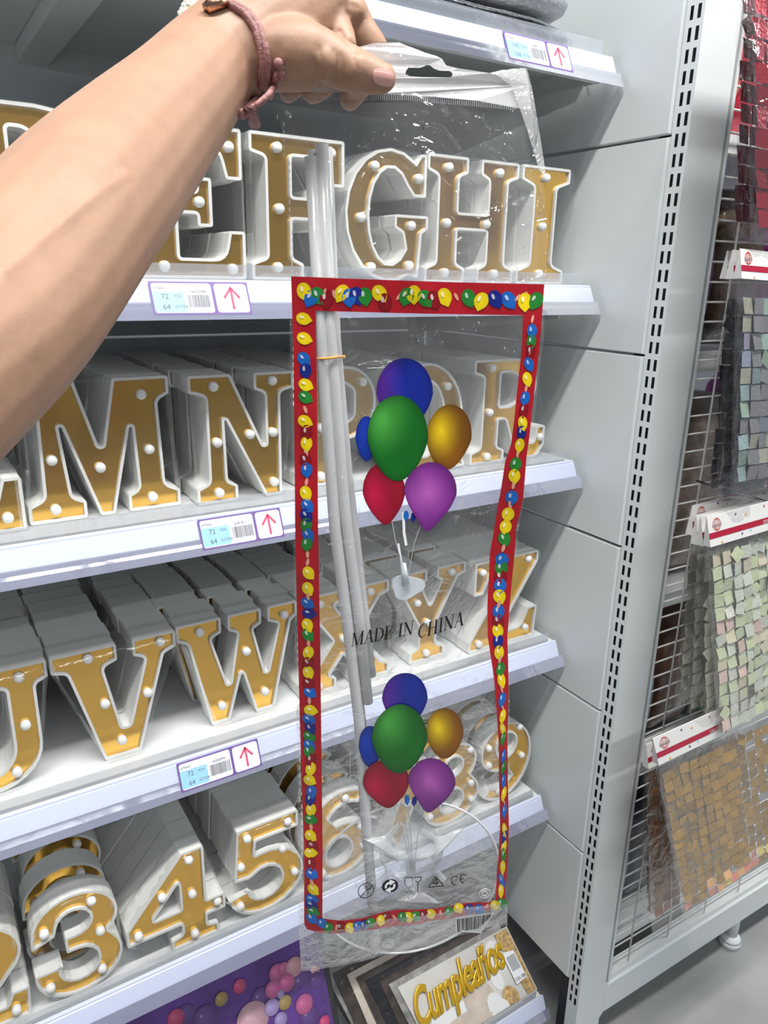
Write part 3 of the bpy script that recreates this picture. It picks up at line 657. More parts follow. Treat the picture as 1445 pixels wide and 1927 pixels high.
for (dx, L_) in ((0, [('b',762,740,53,66,0),('l',690,826,21,42,0),('o',844,823,43,62,.12),('r',722,925,40,54,-.05),('g',748,824,57,80,.02),('p',809,925,50,56,.1)]),
                 (1, [('b',761,1313,43,50,0),('l',697,1405,22,40,0),('o',835,1376,35,48,.05),('r',727,1473,44,45,-.1),('g',751,1388,52,66,.02),('p',811,1469,44,46,.1)])):
    b = MB()
    for k, x, y, rx, ry, rot in L_:
        o = .0010
        if k == 'b': bigbal(b, x, y, rx, ry, BLUE, (.01, .03, .4), .1, -.3, rot, o, 0, VIO)
        if k == 'l': bigbal(b, x, y, rx, ry, DB, (.01, .05, .45), -.3, -.2, rot, o)
        if k == 'o': bigbal(b, x, y, rx, ry, GOL, LGO, -.35, -.15, rot, o + .0003)
        if k == 'r': bigbal(b, x, y, rx, ry, RED_, LR, -.5, .1, rot, o + .0006, .12)
        if k == 'g': bigbal(b, x, y, rx, ry, GRN, LG, -.45, -.45, rot, o + .0009)
        if k == 'p': bigbal(b, x, y, rx, ry, PUR, LP, -.15, .05, rot, o + .0012, .3)
    kx, ky = ((771, 968) if not dx else (774, 1506))
    bal(b, kx - 8, ky, 'B', 5, 9, 0, .0012, False); bal(b, kx + 6, ky + 2, 'D', 5, 9, .2, .0012, False)
    b.build('balloon_bunch_print', BG)
M_str = mat('grey_string_print', (.42, .42, .44), .5); M_str2 = mat('white_stick_print', (.86, .88, .92), .4)
b = MB()
def pline(b, pts, w_, m, off=.0010):
    for (x0, y0), (x1, y1) in zip(pts[:-1], pts[1:]):
        L_ = math.hypot(x1-x0, y1-y0); nx, ny = -(y1-y0)/L_*w_/2, (x1-x0)/L_*w_/2
        b.add([bp(x, y, off) for x, y in ((x0-nx, y0-ny), (x1-nx, y1-ny), (x1+nx, y1+ny), (x0+nx, y0+ny))], [(0, 1, 2, 3)], m)
pline(b, [(758, 962), (759, 1000), (763, 1024)], 5, M_str2); pline(b, [(748, 1020), (753, 1050), (759, 1078)], 4, M_str2)
b.build('stick_print', BG); b = MB()
for q in ([(737, 980), (742, 1010), (760, 1080)], [(790, 988), (778, 1020), (766, 1080)], [(740, 1516), (762, 1580), (775, 1640)], [(797, 1522), (786, 1580), (780, 1640)], [(768, 1512), (774, 1580), (778, 1642)], [(757, 1516), (768, 1580), (777, 1640)]):
    if q[0] == (740, 1516): b.build('string_print', BG); b = MB()
    pline(b, q, 1.4, M_str)
b.build('string_print', BG)
# MADE IN CHINA, serif capitals
SER = {
'M': (1.0, [(.12,0,.12,1,.055),(.14,1,.5,.02,.13),(.86,1,.5,.02,.05),(.87,0,.87,1,.14),(0,.02,.25,.02,.045),(.72,.02,1.02,.02,.045),(0,.98,.2,.98,.045),(.8,.98,1.02,.98,.045)]),
'A': (.80, [(.12,0,.42,.98,.05),(.42,.98,.70,0,.14),(.2,.34,.58,.34,.045),(0,.02,.24,.02,.045),(.55,.02,.84,.02,.045)]),
'D': (.80, [(.16,0,.16,1,.14),(.02,.02,.4,.02,.045),(.02,.98,.4,.98,.045),(.4,.98,.62,.85,.07),(.62,.85,.72,.62,.12),(.72,.65,.72,.35,.14),(.72,.38,.62,.15,.12),(.62,.15,.4,.02,.07)]),
'E': (.70, [(.16,0,.16,1,.14),(.02,.02,.62,.02,.045),(.02,.98,.58,.98,.045),(.16,.52,.44,.52,.045),(.6,0,.64,.26,.04),(.57,1,.57,.78,.04),(.44,.4,.44,.64,.04)]),
'I': (.38, [(.18,0,.18,1,.14),(.02,.02,.34,.02,.045),(.02,.98,.34,.98,.045)]),
'N': (.82, [(.14,0,.14,1,.05),(.10,1,.7,0,.14),(.72,0,.72,1,.05),(0,.02,.26,.02,.045),(0,.98,.18,.98,.045),(.6,.98,.84,.98,.045)]),
'C': (.76, [(.66,.76,.6,.9,.05),(.6,.92,.38,.99,.05),(.4,.99,.18,.86,.08),(.2,.88,.09,.62,.12),(.1,.65,.1,.35,.14),(.1,.38,.2,.13,.12),(.18,.14,.4,.01,.08),(.38,.01,.68,.17,.05),(.66,.72,.66,.98,.045)]),
'H': (.88, [(.15,0,.15,1,.14),(.68,0,.68,1,.14),(.15,.52,.68,.52,.045),(.01,.02,.3,.02,.045),(.01,.98,.3,.98,.045),(.54,.02,.82,.02,.045),(.54,.98,.82,.98,.045)])}
def serif(b, word, p0, p1, h):
    tw = sum(SER[c][0] + .06 if c != ' ' else .4 for c in word); x = 0; L_ = math.hypot(p1[0]-p0[0], p1[1]-p0[1]); ux, uy = (p1[0]-p0[0])/L_, (p1[1]-p0[1])/L_
    k = L_ / tw; vx, vy = .10, -1
    for c in word:
        if c == ' ': x += .4; continue
        for a0, b0, a1, b1, w_ in SER[c][1]:
            d = Vector(((a1-a0)*k, (b1-b0)*h)).normalized(); q = Vector((-d.y, d.x)) * (w_ * h * .5)
            def mp(a, bb_, s): X_, Y_ = (x + a)*k + q.x*s, bb_*h + q.y*s; return (p0[0] + ux*X_ + vx*Y_, p0[1] + uy*X_ + vy*Y_)
            pts = [mp(a0, b0, 1), mp(a0, b0, -1), mp(a1, b1, -1), mp(a1, b1, 1)]
            b.add([bp(X_, Y_, .0011) for X_, Y_ in pts], [(0, 1, 2, 3)], M_black)
        x += SER[c][0] + .06
b = MB(); serif(b, 'MADE IN', (660, 1215), (776, 1190), 26); serif(b, 'CHINA', (784, 1200), (872, 1175), 27); b.build('origin_print', BG)
# care symbols
def circ(cx, cy, rx, ry, a0=0, a1=360, n=24): return [(cx + rx*math.cos(math.radians(a0+(a1-a0)*k/n)), cy + ry*math.sin(math.radians(a0+(a1-a0)*k/n))) for k in range(n+1)]
b = MB()
pline(b, circ(688, 1672, 15, 13), 1.5, M_black); pline(b, [(676, 1681), (701, 1664)], 1.5, M_black); pline(b, circ(693, 1667, 4.5, 4), 1.2, M_black); pline(b, [(683, 1664), (687, 1661), (687, 1672)], 1.2, M_black); pline(b, [(681, 1678), (685, 1678)], 1.2, M_black); pline(b, [(690, 1677), (694, 1676)], 1.2, M_black)
disc = circ(734, 1668, 16, 12); b.poly([disc[:-1]], M_black, lambda x, y: bp(x, y, .0010), True)
pline(b, circ(734, 1668, 8.5, 6, 150, 270, 8), 4, M_paper, .0013); pline(b, circ(734, 1668, 8.5, 6, -30, 90, 8), 4, M_paper, .0013); b.add([bp(x, y, .0013) for x, y in ((733, 1656), (744, 1661), (734, 1667))], [(0, 1, 2)], M_paper); b.add([bp(x, y, .0013) for x, y in ((735, 1680), (724, 1675), (735, 1669))], [(0, 1, 2)], M_paper)
pline(b, [(762, 1656), (763, 1668), (767, 1672), (773, 1672), (777, 1667), (777, 1654), (762, 1655)], 1.5, M_black); pline(b, [(770, 1672), (769, 1678), (763, 1681)], 1.5, M_black); pline(b, [(770, 1678), (777, 1677)], 1.5, M_black)
pline(b, [(780, 1654), (793, 1652), (792, 1658), (787, 1662), (786, 1678)], 1.5, M_black); pline(b, [(781, 1660), (787, 1662)], 1.5, M_black)
pline(b, [(806, 1670), (820, 1650), (835, 1668), (806, 1670)], 1.6, M_black); pline(b, [(822, 1666), (822, 1654), (814, 1663), (826, 1662)], 2.0, M_black)
pline(b, circ(858, 1659, 8, 8.5, 300, 90, 12), 1.8, M_black); pline(b, circ(874, 1655, 8, 8.5, 300, 90, 12), 1.8, M_black); pline(b, [(866, 1656), (873, 1655)], 1.8, M_black)
b.build('care_symbols', BG)
# barcode sticker
b = MB(); q = [(856, 1727), (929, 1718), (925, 1730), (908, 1757), (872, 1760), (858, 1752)]
b.add([bp(x, y, .0014) for x, y in ((857, 1727), (931, 1717), (906, 1757), (856, 1753))], [(0, 3, 2, 1)], mat('grey_white_sticker', (.55, .55, .54), .4))
b.build('barcode_sticker', BG); b = MB()
for k in range(20):
    x = 861 + k * 3.3; y0 = 1730 - k*.55; hgt = 24 - max(0, k - 12) * 2.4
    pline(b, [(x, y0), (x + 1 - k*.2, y0 + hgt)], rr.choice((1., 1.6, 2.2)), M_black, .0018)
b.build('barcode', BG)
# sticks, band, disc and cups inside the bag
M_stick = film('frosted_stick_plastic', .80, .04, .05, 20, hazecol=(.72, .72, .72), rough=.25)
M_clear = film('clear_polystyrene', .16, .06, .1, 20, hazecol=(.85, .88, .92), rough=.05)
M_cup = film('frosted_cup_plastic', .42, .08, .1, 20, hazecol=(.82, .85, .88), rough=.15)
INS = -.0058
def stick(pts, r, label):
    b = MB(); P_ = [bag(x, y, INS + d) for x, y, d in pts]; b.tube(P_, r, M_stick, 14); tag(b.build('balloon_stick'), label, 'balloon stick', 'frosted plastic sticks in the bag')
stick([(587, 292, 0), (606, 640, 0), (632, 1000, 0), (658, 1200, 0), (677, 1360, 0), (691, 1560, 0), (709, 1800, 0)], .0040, 'frosted white plastic stick that reaches lowest in the clear bag')
stick([(594, 275, -.0075), (613, 640, -.0075), (640, 960, -.0075), (668, 1240, -.0075), (686, 1400, -.0075)], .0038, 'frosted white plastic stick hindmost in the rubber-banded bundle')
stick([(607, 268, .0), (624, 640, .0), (650, 960, .0), (676, 1160, 0), (694, 1330, 0)], .0038, 'frosted white plastic stick in the middle of the rubber-banded bundle')
stick([(617, 270, -.008), (634, 640, -.008), (657, 900, -.008), (690, 1180, -.008), (703, 1290, -.008)], .0037, 'frosted white plastic stick at the right of the rubber-banded bundle')
b = MB(); c = bag(620, 674, INS - .0035); loop = [c + HD * (.0093*math.cos(2*PI*k/24)) + BN * (.0090*math.sin(2*PI*k/24)) + Vector((0, 0, .0006*math.sin(4*PI*k/24))) for k in range(25)]
b.tube(loop, .0007, mat('orange_rubber', (.75, .36, .06), .5), 6, False); b.ball(c + HD * .0095 + BN * .002, .0012, MATS['orange_rubber'], 8, 6)
tag(b.build('rubber_band'), 'orange rubber band round the bundle of frosted sticks', 'rubber band')
DC = bag(772, 1668, INS - .002); Uz = Vector((0, 0, 1)); DR = (bag(945, 1650) - bag(597, 1672)).length / 2
b = MB(); n = 64
rings = []
for r_, o_ in ((DR, -.0008), (DR, .0008), (DR - .0015, .0012), (DR - .0022, .0004), (.018, .0004), (.014, .0040), (.006, .0048), (.004, .012), (.0, .012)):
    rings.append([DC + (HD*math.cos(2*PI*k/n) + Uz*math.sin(2*PI*k/n))*max(r_, .0001) + BN*o_ for k in range(n)])
rings.append([DC + BN*-.0008 + (HD*math.cos(2*PI*k/n) + Uz*math.sin(2*PI*k/n))*.0001 for k in range(n)])
b.add([v for r in rings for v in r], [(i*n+k, i*n+(k+1) % n, (i+1)*n+(k+1) % n, (i+1)*n+k) for i in range(len(rings)-2) for k in range(n)], M_clear, True)
o = b.build('base_disc'); tag(o, 'clear round plastic stand base showing through the bottom of the bag', 'base')
b = MB(); b.tube([DC + (HD*math.cos(2*PI*k/n) + Uz*math.sin(2*PI*k/n))*DR + BN*.0010 for k in range(n+1)], .0010, film('bright_rim_plastic', .75, .2, .1, 20, hazecol=(.9, .92, .95)), 6, False); b.build('rim', o)
for px, py in ((617, 1667), (732, 1785), (915, 1690)):
    b = MB(); c = bag(px, py, INS + .001)
    for rr_ in (.0045, .0024): b.tube([c + (HD*math.cos(2*PI*k/20) + Uz*math.sin(2*PI*k/20))*rr_ for k in range(21)], .0004, MATS['bright_rim_plastic'], 5, False)
    b.build('peg_ring', o)
def cup(px, py, s, rot, label, m=None, sq=1., dd=0.):
    """petal cup: flared dish with three lobes and a hollow stem"""
    m = m or M_cup; c = bag(px, py, INS + dd); b = MB(); n = 48; rings = []
    ax = (Uz*math.cos(rot) + HD*math.sin(rot)).normalized(); sd = ax.cross(BN)
    for t, r_, dz in ((0, .0022, .014), (.1, .0022, .002), (.3, .005, -.001), (.7, .011, -.004), (1, .0145, -.008)):
        ring = []
        for k in range(n):
            a = 2*PI*k/n; rr_ = r_ * (1 + .16 * t * math.cos(3*a)); ring.append(c + (sd*math.cos(a)*rr_ + BN*math.sin(a)*rr_*.32*sq + ax*(dz + .30*rr_*math.sin(a)))*s)
        rings.append(ring)
    b.add([v for r in rings for v in r], [(i*n+k, i*n+(k+1) % n, (i+1)*n+(k+1) % n, (i+1)*n+k) for i in range(4) for k in range(n)], m, True)
    tag(b.build('balloon_cup'), label, 'balloon cup', 'balloon cups in the bag')
b = MB(); c = bag(768, 1108, INS + .003)
pts = []
for k in range(48):
    a = 2*PI*k/48; r_ = .0105 * (1 + .14*math.cos(3*a - .5)); pts.append(c + HD*(r_*math.cos(a)*1.05) + Uz*(r_*math.sin(a)*.82))
b.add(pts + [p - BN*.0012 for p in pts], [tuple(range(48)), tuple(range(48, 96))[::-1]] + [(k, (k+1) % 48, 48+(k+1) % 48, 48+k) for k in range(48)], film('white_cup_plastic', .86, .05, .05, 20, hazecol=(.78, .84, .90), rough=.3), False)
b.tube([bag(764, 1100, INS + .0038), bag(760, 1062, INS + .0038)], [.0028, .0018], MATS['white_cup_plastic'], 12)
tag(b.build('balloon_cup'), 'white three-lobed balloon cup lying above the MADE IN CHINA print', 'balloon cup', 'balloon cups in the bag')
cup(728, 1590, 1.35, .7, 'frosted balloon cup at the upper left inside the base disc')
cup(775, 1622, 1.7, 3.1, 'frosted balloon cup in the middle of the base disc', dd=.001)
cup(826, 1592, 1.25, -.9, 'frosted balloon cup at the upper right inside the base disc')
cup(812, 1640, 1.35, 2.5, 'frosted balloon cup at the right of the middle cup')
cup(735, 1652, 1.2, 3.9, 'frosted balloon cup at the lower left of the middle cup', M_clear)
cup(790, 1690, 1.2, .2, 'clear balloon cup lowest inside the base disc', M_clear)
# ---------------------------------------------------------------- the arm and hand holding the bag
M_skin = mat('light_tan_skin', (.40, .23, .150), .52, sss=.10, nscale=60, namt=.07, bump=.06, bscale=220)
M_nail = mat('pink_nail', (.66, .36, .32), .22, coat=.5)
def sweep_points(ch, step=.3):
    """catmull-rom through (px,py,d,r) -> list of (pos, radius)"""
    P_ = [(cp(a, b_, d), r) for a, b_, d, r in ch]; out = []
    for i in range(len(P_) - 1):
        p0 = P_[max(0, i-1)]; p1 = P_[i]; p2 = P_[i+1]; p3 = P_[min(len(P_)-1, i+2)]
        n = 5
        for k in range(n):
            t = k / n
            def cr(a, b_, c, d): return .5 * ((b_*2) + (c-a)*t + (a*2 - b_*5 + c*4 - d)*t*t + (b_*3 - a - c*3 + d)*t*t*t)
            out.append((cr(p0[0], p1[0], p2[0], p3[0]), cr(p0[1], p1[1], p2[1], p3[1])))
    out.append(P_[-1]); return out
arm_ch = [(-420, 930, .190, .033), (-190, 730, .222, .0340), (12, 570, .262, .0325), (160, 390, .306, .0324), (256, 281, .345, .0308), (334, 195, .375, .0280), (390, 129, .398, .0262), (440, 88, .408, .0262)]
chains = [arm_ch,
 [(400, 120, .400, .0250), (470, 90, .408, .0240), (530, 50, .415, .0260), (585, 0, .425, .0250), (625, -55, .43, .0170)],      # back of the hand to index knuckle
 [(430, 60, .415, .024), (520, -10, .432, .025), (565, -60, .445, .018)],                                                          # palm towards little finger side
 [(470, 110, .404, .0170), (525, 103, .402, .0178), (575, 105, .402, .0172), (612, 110, .403, .0136), (640, 122, .403, .0120), (672, 134, .404, .0110), (700, 143, .404, .0093), (719, 147, .404, .0078)],  # thumb
 [(585, 30, .425, .0165), (632, 60, .420, .0100), (650, 84, .415, .0065)],                                                         # web
 [(612, -70, .432, .0120), (642, -12, .430, .0104), (660, 22, .430, .0099), (680, 55, .430, .0086), (702, 88, .432, .0082), (724, 122, .436, .0068)],  # index
 [(585, -60, .445, .0115), (640, 10, .455, .0100), (672, 60, .458, .0094), (690, 115, .455, .0082), (676, 160, .447, .0074), (658, 188, .444, .0062)],
 [(550, -30, .455, .0112), (610, 40, .468, .0094), (632, 95, .468, .0088), (624, 140, .462, .0078), (602, 165, .452, .0070), (588, 176, .450, .0060)],
 [(515, 10, .455, .0105), (560, 75, .468, .0085), (572, 118, .468, .0076), (564, 150, .460, .0068), (550, 168, .452, .0060), (542, 176, .450, .0055)]]
tmp = bmv = None
mb_ = MB()
for ch in chains:
    pr_ = sweep_points(ch); mb_.tube([p for p, r in pr_], [r for p, r in pr_], M_skin, 20)
    mb_.ball(pr_[-1][0], pr_[-1][1], M_skin, 16, 12)
    mb_.ball(pr_[0][0], pr_[0][1], M_skin, 16, 12)
# knuckle and wrist forms
for (px, py, d, r) in ((480, 150, .402, .0075), (665, 24, .424, .0085), (610, 118, .398, .0095), (672, 132, .400, .0088)): mb_.ball(cp(px, py, d), r, M_skin, 14, 10)
def on_arm(px, py):
    """point of the arm surface along the view ray"""
    v = ray(px, py).normalized(); best = None
    for (p, r) in sweep_points(arm_ch):
        t = p.dot(v); q = (p - v*t).length
        if q < r:
            s_ = t - math.sqrt(r*r - q*q)
            if best is None or s_ < best: best = s_
    return v * (best if best else .3)
arm = mb_.build('person')
tag(arm, 'bare forearm and hand reaching in from the left, pinching the white bag header', 'person')
rm = arm.modifiers.new('join', 'REMESH'); rm.mode = 'VOXEL'; rm.voxel_size = .0013; rm.use_smooth_shade = True
sm_ = arm.modifiers.new('soft', 'SMOOTH'); sm_.factor = .5; sm_.iterations = 9
dg = bpy.context.evaluated_depsgraph_get(); dg.update()
me2 = bpy.data.meshes.new_from_object(arm.evaluated_get(dg)); me2.name = 'person'
arm.modifiers.clear(); old = arm.data; arm.data = me2; bpy.data.meshes.remove(old)
if not me2.materials: me2.materials.append(M_skin)
for p in me2.polygons: p.use_smooth = True
from mathutils.bvhtree import BVHTree
bvh = BVHTree.FromPolygons([v.co.copy() for v in me2.vertices], [tuple(p.vertices) for p in me2.polygons])
def groove(line, width, depth, n=14):
    pts = [ray(*interp(line, k / n)) for k in range(n + 1)]; hs = []
    for v in pts:
        h = bvh.ray_cast(Vector((0, 0, 0)), v.normalized())
        if h[0] is not None: hs.append(h[0])
    if not hs: return
    for v in me2.vertices:
        d = min((v.co - q).length for q in hs) if (v.co - hs[len(hs)//2]).length < .12 else 1
        if d < width * 3: v.co += v.co.normalized() * depth * math.exp(-(d / width)**2)
for ln, wd_, dp in (([(8, 507), (70, 452), (130, 405), (190, 360), (240, 327)], .0022, -.0011), ([(600, 92), (606, 120), (604, 150)], .0014, .0007), ([(628, 96), (634, 122), (630, 148)], .0013, .0008), ([(640, 104), (646, 128), (643, 150)], .0012, .0006),
                    ([(640, 60), (655, 84), (668, 96)], .0018, .0012), ([(668, 112), (672, 132), (668, 152)], .0012, .0005), ([(540, 130), (570, 140), (596, 128)], .0030, .0008), ([(640, 12), (656, 8), (672, 14)], .0013, .0006), ([(520, 90), (516, 125), (522, 155)], .0030, .0006)): groove(ln, wd_, dp, 40 if len(ln) > 4 else 14)
me2.update(); bvh = BVHTree.FromPolygons([v.co.copy() for v in me2.vertices], [tuple(p.vertices) for p in me2.polygons])
def onskin(px, py, off=0., dflt=None):
    v = ray(px, py); h = bvh.ray_cast(Vector((0, 0, 0)), v.normalized())
    if h[0] is None: return v * (dflt or .385)
    return h[0] + h[1] * off
# thumbnail: a shallow plate on the end of the thumb
b = MB(); vs = []; NR, NC = 10, 10
for i in range(NR + 1):
    for j in range(NC + 1):
        u, v = i / NR, j / NC; x = 704 + 33*u; y0 = 127 + 4*u; y1 = 158 + 7*u
        cc = (u - .5)*2; sh = 1 - .30 * max(0, abs(cc) - .35)**2 * 2.2; ym = (y0 + y1)/2; y = ym + (y1 - y0)*(v - .5)*sh
        bend = (1 - (2*v - 1)**2); x += (3.0 if u > .5 else -3.0) * bend * abs(cc)**2
        vs.append(onskin(x, y, .0004 + .0003*bend))
b.add(vs, [(i*(NC+1)+j, i*(NC+1)+j+1, (i+1)*(NC+1)+j+1, (i+1)*(NC+1)+j) for i in range(NR) for j in range(NC)], M_nail, True)
nl = b.build('thumbnail', arm)
# bracelet of pink cords with clasp and white flowers
M_cord = mat('dusty_pink_cord', (.36, .17, .16), .6, nscale=300, namt=.15, bump=.3, bscale=500)
br = empty('bracelet', 'dusty pink double-cord bracelet with white flowers round the wrist', 'bracelet', cp(440, 110, .39))
path = [(412, 4), (440, 11), (467, 28), (487, 55), (499, 88), (504, 122), (500, 154), (489, 184), (472, 205)]
for k, dx in enumerate((0, -9)):
    fr_ = [onskin(x + dx*(1 - .3*i/9), y + dx*.1, .0012) for i, (x, y) in enumerate(path)]
    dd_ = [p.dot(FW) for p in fr_]; cc = cp(430, 112, .412); bk = []
    for t in range(1, 8):
        a_ = fr_[-1].lerp(fr_[0], t/8); bk.append(a_ + FW * (.052 * math.sin(PI*t/8)**.6))
    b = MB(); b.tube(fr_ + bk + [fr_[0]], .0023, M_cord, 8, False); b.build('cord', br)
b = MB()
for pts in ([(506, 178), (514, 160), (519, 144), (525, 131)], [(525, 133), (530, 124), (526, 116), (520, 124)], [(517, 150), (526, 147), (531, 140)], [(468, 206), (486, 196), (504, 180), (516, 158)], [(452, 214), (464, 200), (480, 188)], [(450, 217), (466, 213), (478, 200)]):
    b.tube([onskin(x, y, .0015, .388) for x, y in pts], .0017, M_cord, 8)
for x, y in ((525, 118), (529, 137), (455, 214), (470, 192)): b.ball(onskin(x, y, .0015, .388), .0026, M_cord, 10, 8)
b.build('cord_knot', br)
b = MB(); M_cop = mat('copper_clasp_metal', (.72, .40, .26), .25, 1.0)
b.tube([onskin(388, 24, .002), onskin(402, 17, .003), onskin(426, 9, .002)], [.0028, .0036, .0030], M_cop, 10); b.build('clasp', br)
M_fl = mat('cream_flower_bead', (.80, .79, .66), .5); M_lf = mat('pale_green_leaf_bead', (.42, .48, .36), .5)
for x, y, s_ in ((352, 32, .0042), (360, 24, .0040), (347, 26, .0035), (356, 12, .0040), (368, 14, .0035), (349, 42, .003)):
    b = MB(); c = cp(x, y, .394)
    for k in range(6): b.ball(c + (RT*math.cos(k*PI/3) + UP*math.sin(k*PI/3)) * s_*.6, s_*.5, M_fl, 8, 6)
    b.ball(c - FW*.001, s_*.4, M_fl, 8, 6); b.build('flower_bead', br)
b = MB()
for x, y in ((372, 22), (380, 30), (376, 12), (386, 24), (368, 30)): b.ball(cp(x, y, .394), .0026, M_lf, 8, 6, (1, 1, .6))
b.build('leaf_beads', br)
# ---------------------------------------------------------------- hanging sequin panels on the mesh end
M_card = mat('white_header_card', (.80, .79, .76), .35); M_stripe = mat('crimson_card_print', (.42, .015, .045), .35); M_logo = mat('red_logo_print', (.60, .05, .04), .4)
M_pfilm = film('panel_bag_film', .012, .004, .5, 22, rough=.06, distort=1.8, fres=.22)
M_hole = mat('navy_star_print', (.03, .05, .2), .4)
def hsv(h, s_, v):
    import colorsys; return colorsys.hsv_to_rgb(h % 1, s_, v)
def panel(TL, BLp, R1, wdt, cardh, cols, rows, tile, colf, label, grp, seedv, matname, rough, metal, card=True, slack=.02, loose=0.15, edge=.012, text_on=True, bright=0, sub=True):
    """TL,BLp: 3-D left corners of the whole bag; R1: 3-D direction of its top edge"""
    rr = random.Random(seedv); ux = R1.normalized(); dv = (BLp - TL); Ht = dv.length; uy = -dv.normalized(); nn = ux.cross(uy).normalized()
    if nn.y > 0: nn = -nn
    T = empty('sequin_panel_bag', label, 'decorative panel', TL, grp)
    def P(u, v, o=0): return TL + ux*u - uy*v + nn*o
    def wob(u, v): return .0025*math.sin(u*40 + seedv) + .0022*noise.noise(Vector((u*30, v*22, seedv)))
    b = MB(); nr, nc = 40, 24
    vs = [P(wdt*j/nc + .002*math.sin(i*.9 + seedv)*(j == 0), Ht*i/nr, .004 + wob(wdt*j/nc, Ht*i/nr)) for i in range(nr+1) for j in range(nc+1)]
    b.add(vs, [(i*(nc+1)+j, i*(nc+1)+j+1, (i+1)*(nc+1)+j+1, (i+1)*(nc+1)+j) for i in range(nr) for j in range(nc)], M_pfilm, True); b.build('clear_bag', T)
    if card:
        b = MB()
        vs = [P(0, 0, .005), P(wdt, 0, .005), P(wdt, cardh, .008), P(0, cardh, .008), P(0, 0, .004), P(wdt, 0, .004), P(wdt, cardh, -.004), P(0, cardh, -.004)]
        b.add(vs, [(0, 3, 2, 1), (4, 5, 6, 7), (0, 4, 7, 3), (1, 2, 6, 5), (0, 1, 5, 4)], M_card); hc = b.build('header_card', T)
        def Q(u, v, o=0): return P(u, v, .005 + .003*v/cardh + .0004 + o)
        b = MB(); b.add([Q(0, cardh*.54), Q(wdt, cardh*.54), Q(wdt, cardh*.74), Q(0, cardh*.74)], [(0, 3, 2, 1)], M_stripe)
        b.build('red_stripe', hc)
        b = MB(); lc = (cardh*.42, cardh*.30); lr = cardh*.19
        for sx in (1., .62, .25):
            L_ = [(lc[0] + lr*sx*math.cos(t*2*PI/24), lc[1] + lr*1.05*math.sin(t*2*PI/24)) for t in range(25)]
            for (x0, y0), (x1, y1) in zip(L_[:-1], L_[1:]):
                d = math.hypot(x1-x0, y1-y0) + 1e-9; nx, ny = -(y1-y0)/d*.0004, (x1-x0)/d*.0004
                b.add([Q(x0-nx, y0-ny), Q(x1-nx, y1-ny), Q(x1+nx, y1+ny), Q(x0+nx, y0+ny)], [(0, 3, 2, 1)], M_logo)
        text(b, 'DUOGUO', Q(lc[0] - lr*1.15, lc[1] + lr*.40, .0004), ux, uy, lr*.55, M_black, width=lr*2.3)
        if text_on:
            text(b, 'DECORATIVE PANEL', Q(wdt*.38, cardh*.72, .0004), ux, uy, cardh*.13, M_card)
            text(b, 'PANEL DECORATIVO', Q(wdt*.46, cardh*.87, .0004), ux, uy, cardh*.07, M_grey)
        for u_, v_, mm in ((.24, .13, M_hole), (.33, .22, MATS['orange_rubber']), (.28, .84, M_hole), (.10, .93, MATS['orange_rubber']), (.36, .80, M_cyan), (.62, .93, M_logo), (.5, .12, M_logo), (.72, .2, M_hole)):
            s_ = cardh*.035; b.add([Q(wdt*u_*.8 + s_*(1.6 if k % 2 else .7)*math.cos(k*PI/5), cardh*v_ + s_*(1.6 if k % 2 else .7)*math.sin(k*PI/5), .0002) for k in range(10)], [tuple(range(10))[::-1]], mm)
        b.build('card_print', hc)
    # sequin tiles
    b = MB(); M_t = vcmat(matname, rough, metal, .3, .25, 260); y0 = cardh + slack
    for r_ in range(rows):
        for c_ in range(cols):
            if rr.random() < .015: continue
            u = edge + c_*tile*1.03; v = y0 + r_*tile*1.06
            if v + tile > Ht - .004 or u + tile > wdt - .004: continue
            cx, cy = u + tile/2, v + tile/2; a = rr.gauss(0, .035) + (rr.uniform(-.7, .7) if rr.random() < loose*.35 else 0); tx, ty = rr.gauss(0, .08), rr.gauss(.05, .08)
            col = colf(rr, r_, c_, rows, cols); vs = []; h_ = tile*.49
            for sx, sy in ((-1, -1), (1, -1), (1, 1), (-1, 1)):
                X_ = sx*h_*math.cos(a) - sy*h_*math.sin(a); Y_ = sx*h_*math.sin(a) + sy*h_*math.cos(a)
                vs.append(P(cx + X_, cy + Y_, wob(cx, cy) + .0005 + X_*tx + Y_*ty + rr.uniform(0, .0008)))
            b.add(vs, [(0, 3, 2, 1)], M_t, False, [col]*4)
            if sub:  # little clear pin at the top of each tile
                q = P(cx, v + tile*.08, wob(cx, cy) + .002); b.add([q, q + ux*tile*.20 - uy*tile*.13, q + ux*tile*.18 - uy*tile*.17], [(0, 2, 1)], M_pin)
    b.build('sequin_sheet', T)
    b = MB(); b.add([P(.002, cardh*.9, -.0015), P(wdt - .002, cardh*.9, -.0015), P(wdt - .002, Ht - .006, -.0015), P(.002, Ht - .006, -.0015)], [(0, 3, 2, 1)], film('panel_backing_film', .04, .03, .2, 20, hazecol=(.62, .60, .58)))
    b.build('backing_sheet', T)
    return T
M_pin = mat('clear_pin_plastic', (.72, .60, .42), .3)
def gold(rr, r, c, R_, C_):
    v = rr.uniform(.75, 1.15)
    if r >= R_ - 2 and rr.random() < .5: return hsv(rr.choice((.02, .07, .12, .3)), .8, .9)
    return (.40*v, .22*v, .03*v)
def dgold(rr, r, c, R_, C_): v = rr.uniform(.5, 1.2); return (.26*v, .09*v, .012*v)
def irid(rr, r, c, R_, C_):
    k = rr.random(); v = rr.uniform(.88, 1.05)
    if k < .10: return (.78*v, .70*v, .50*v)
    if k < .14: return (.80*v, .58*v, .50*v)
    if k < .55: return (.66*v, .72*v, .46*v)
    return (.70*v, .73*v, .62*v)
def cream(rr, r, c, R_, C_): v = rr.uniform(.8, 1.); return (.80*v, .79*v, .68*v)
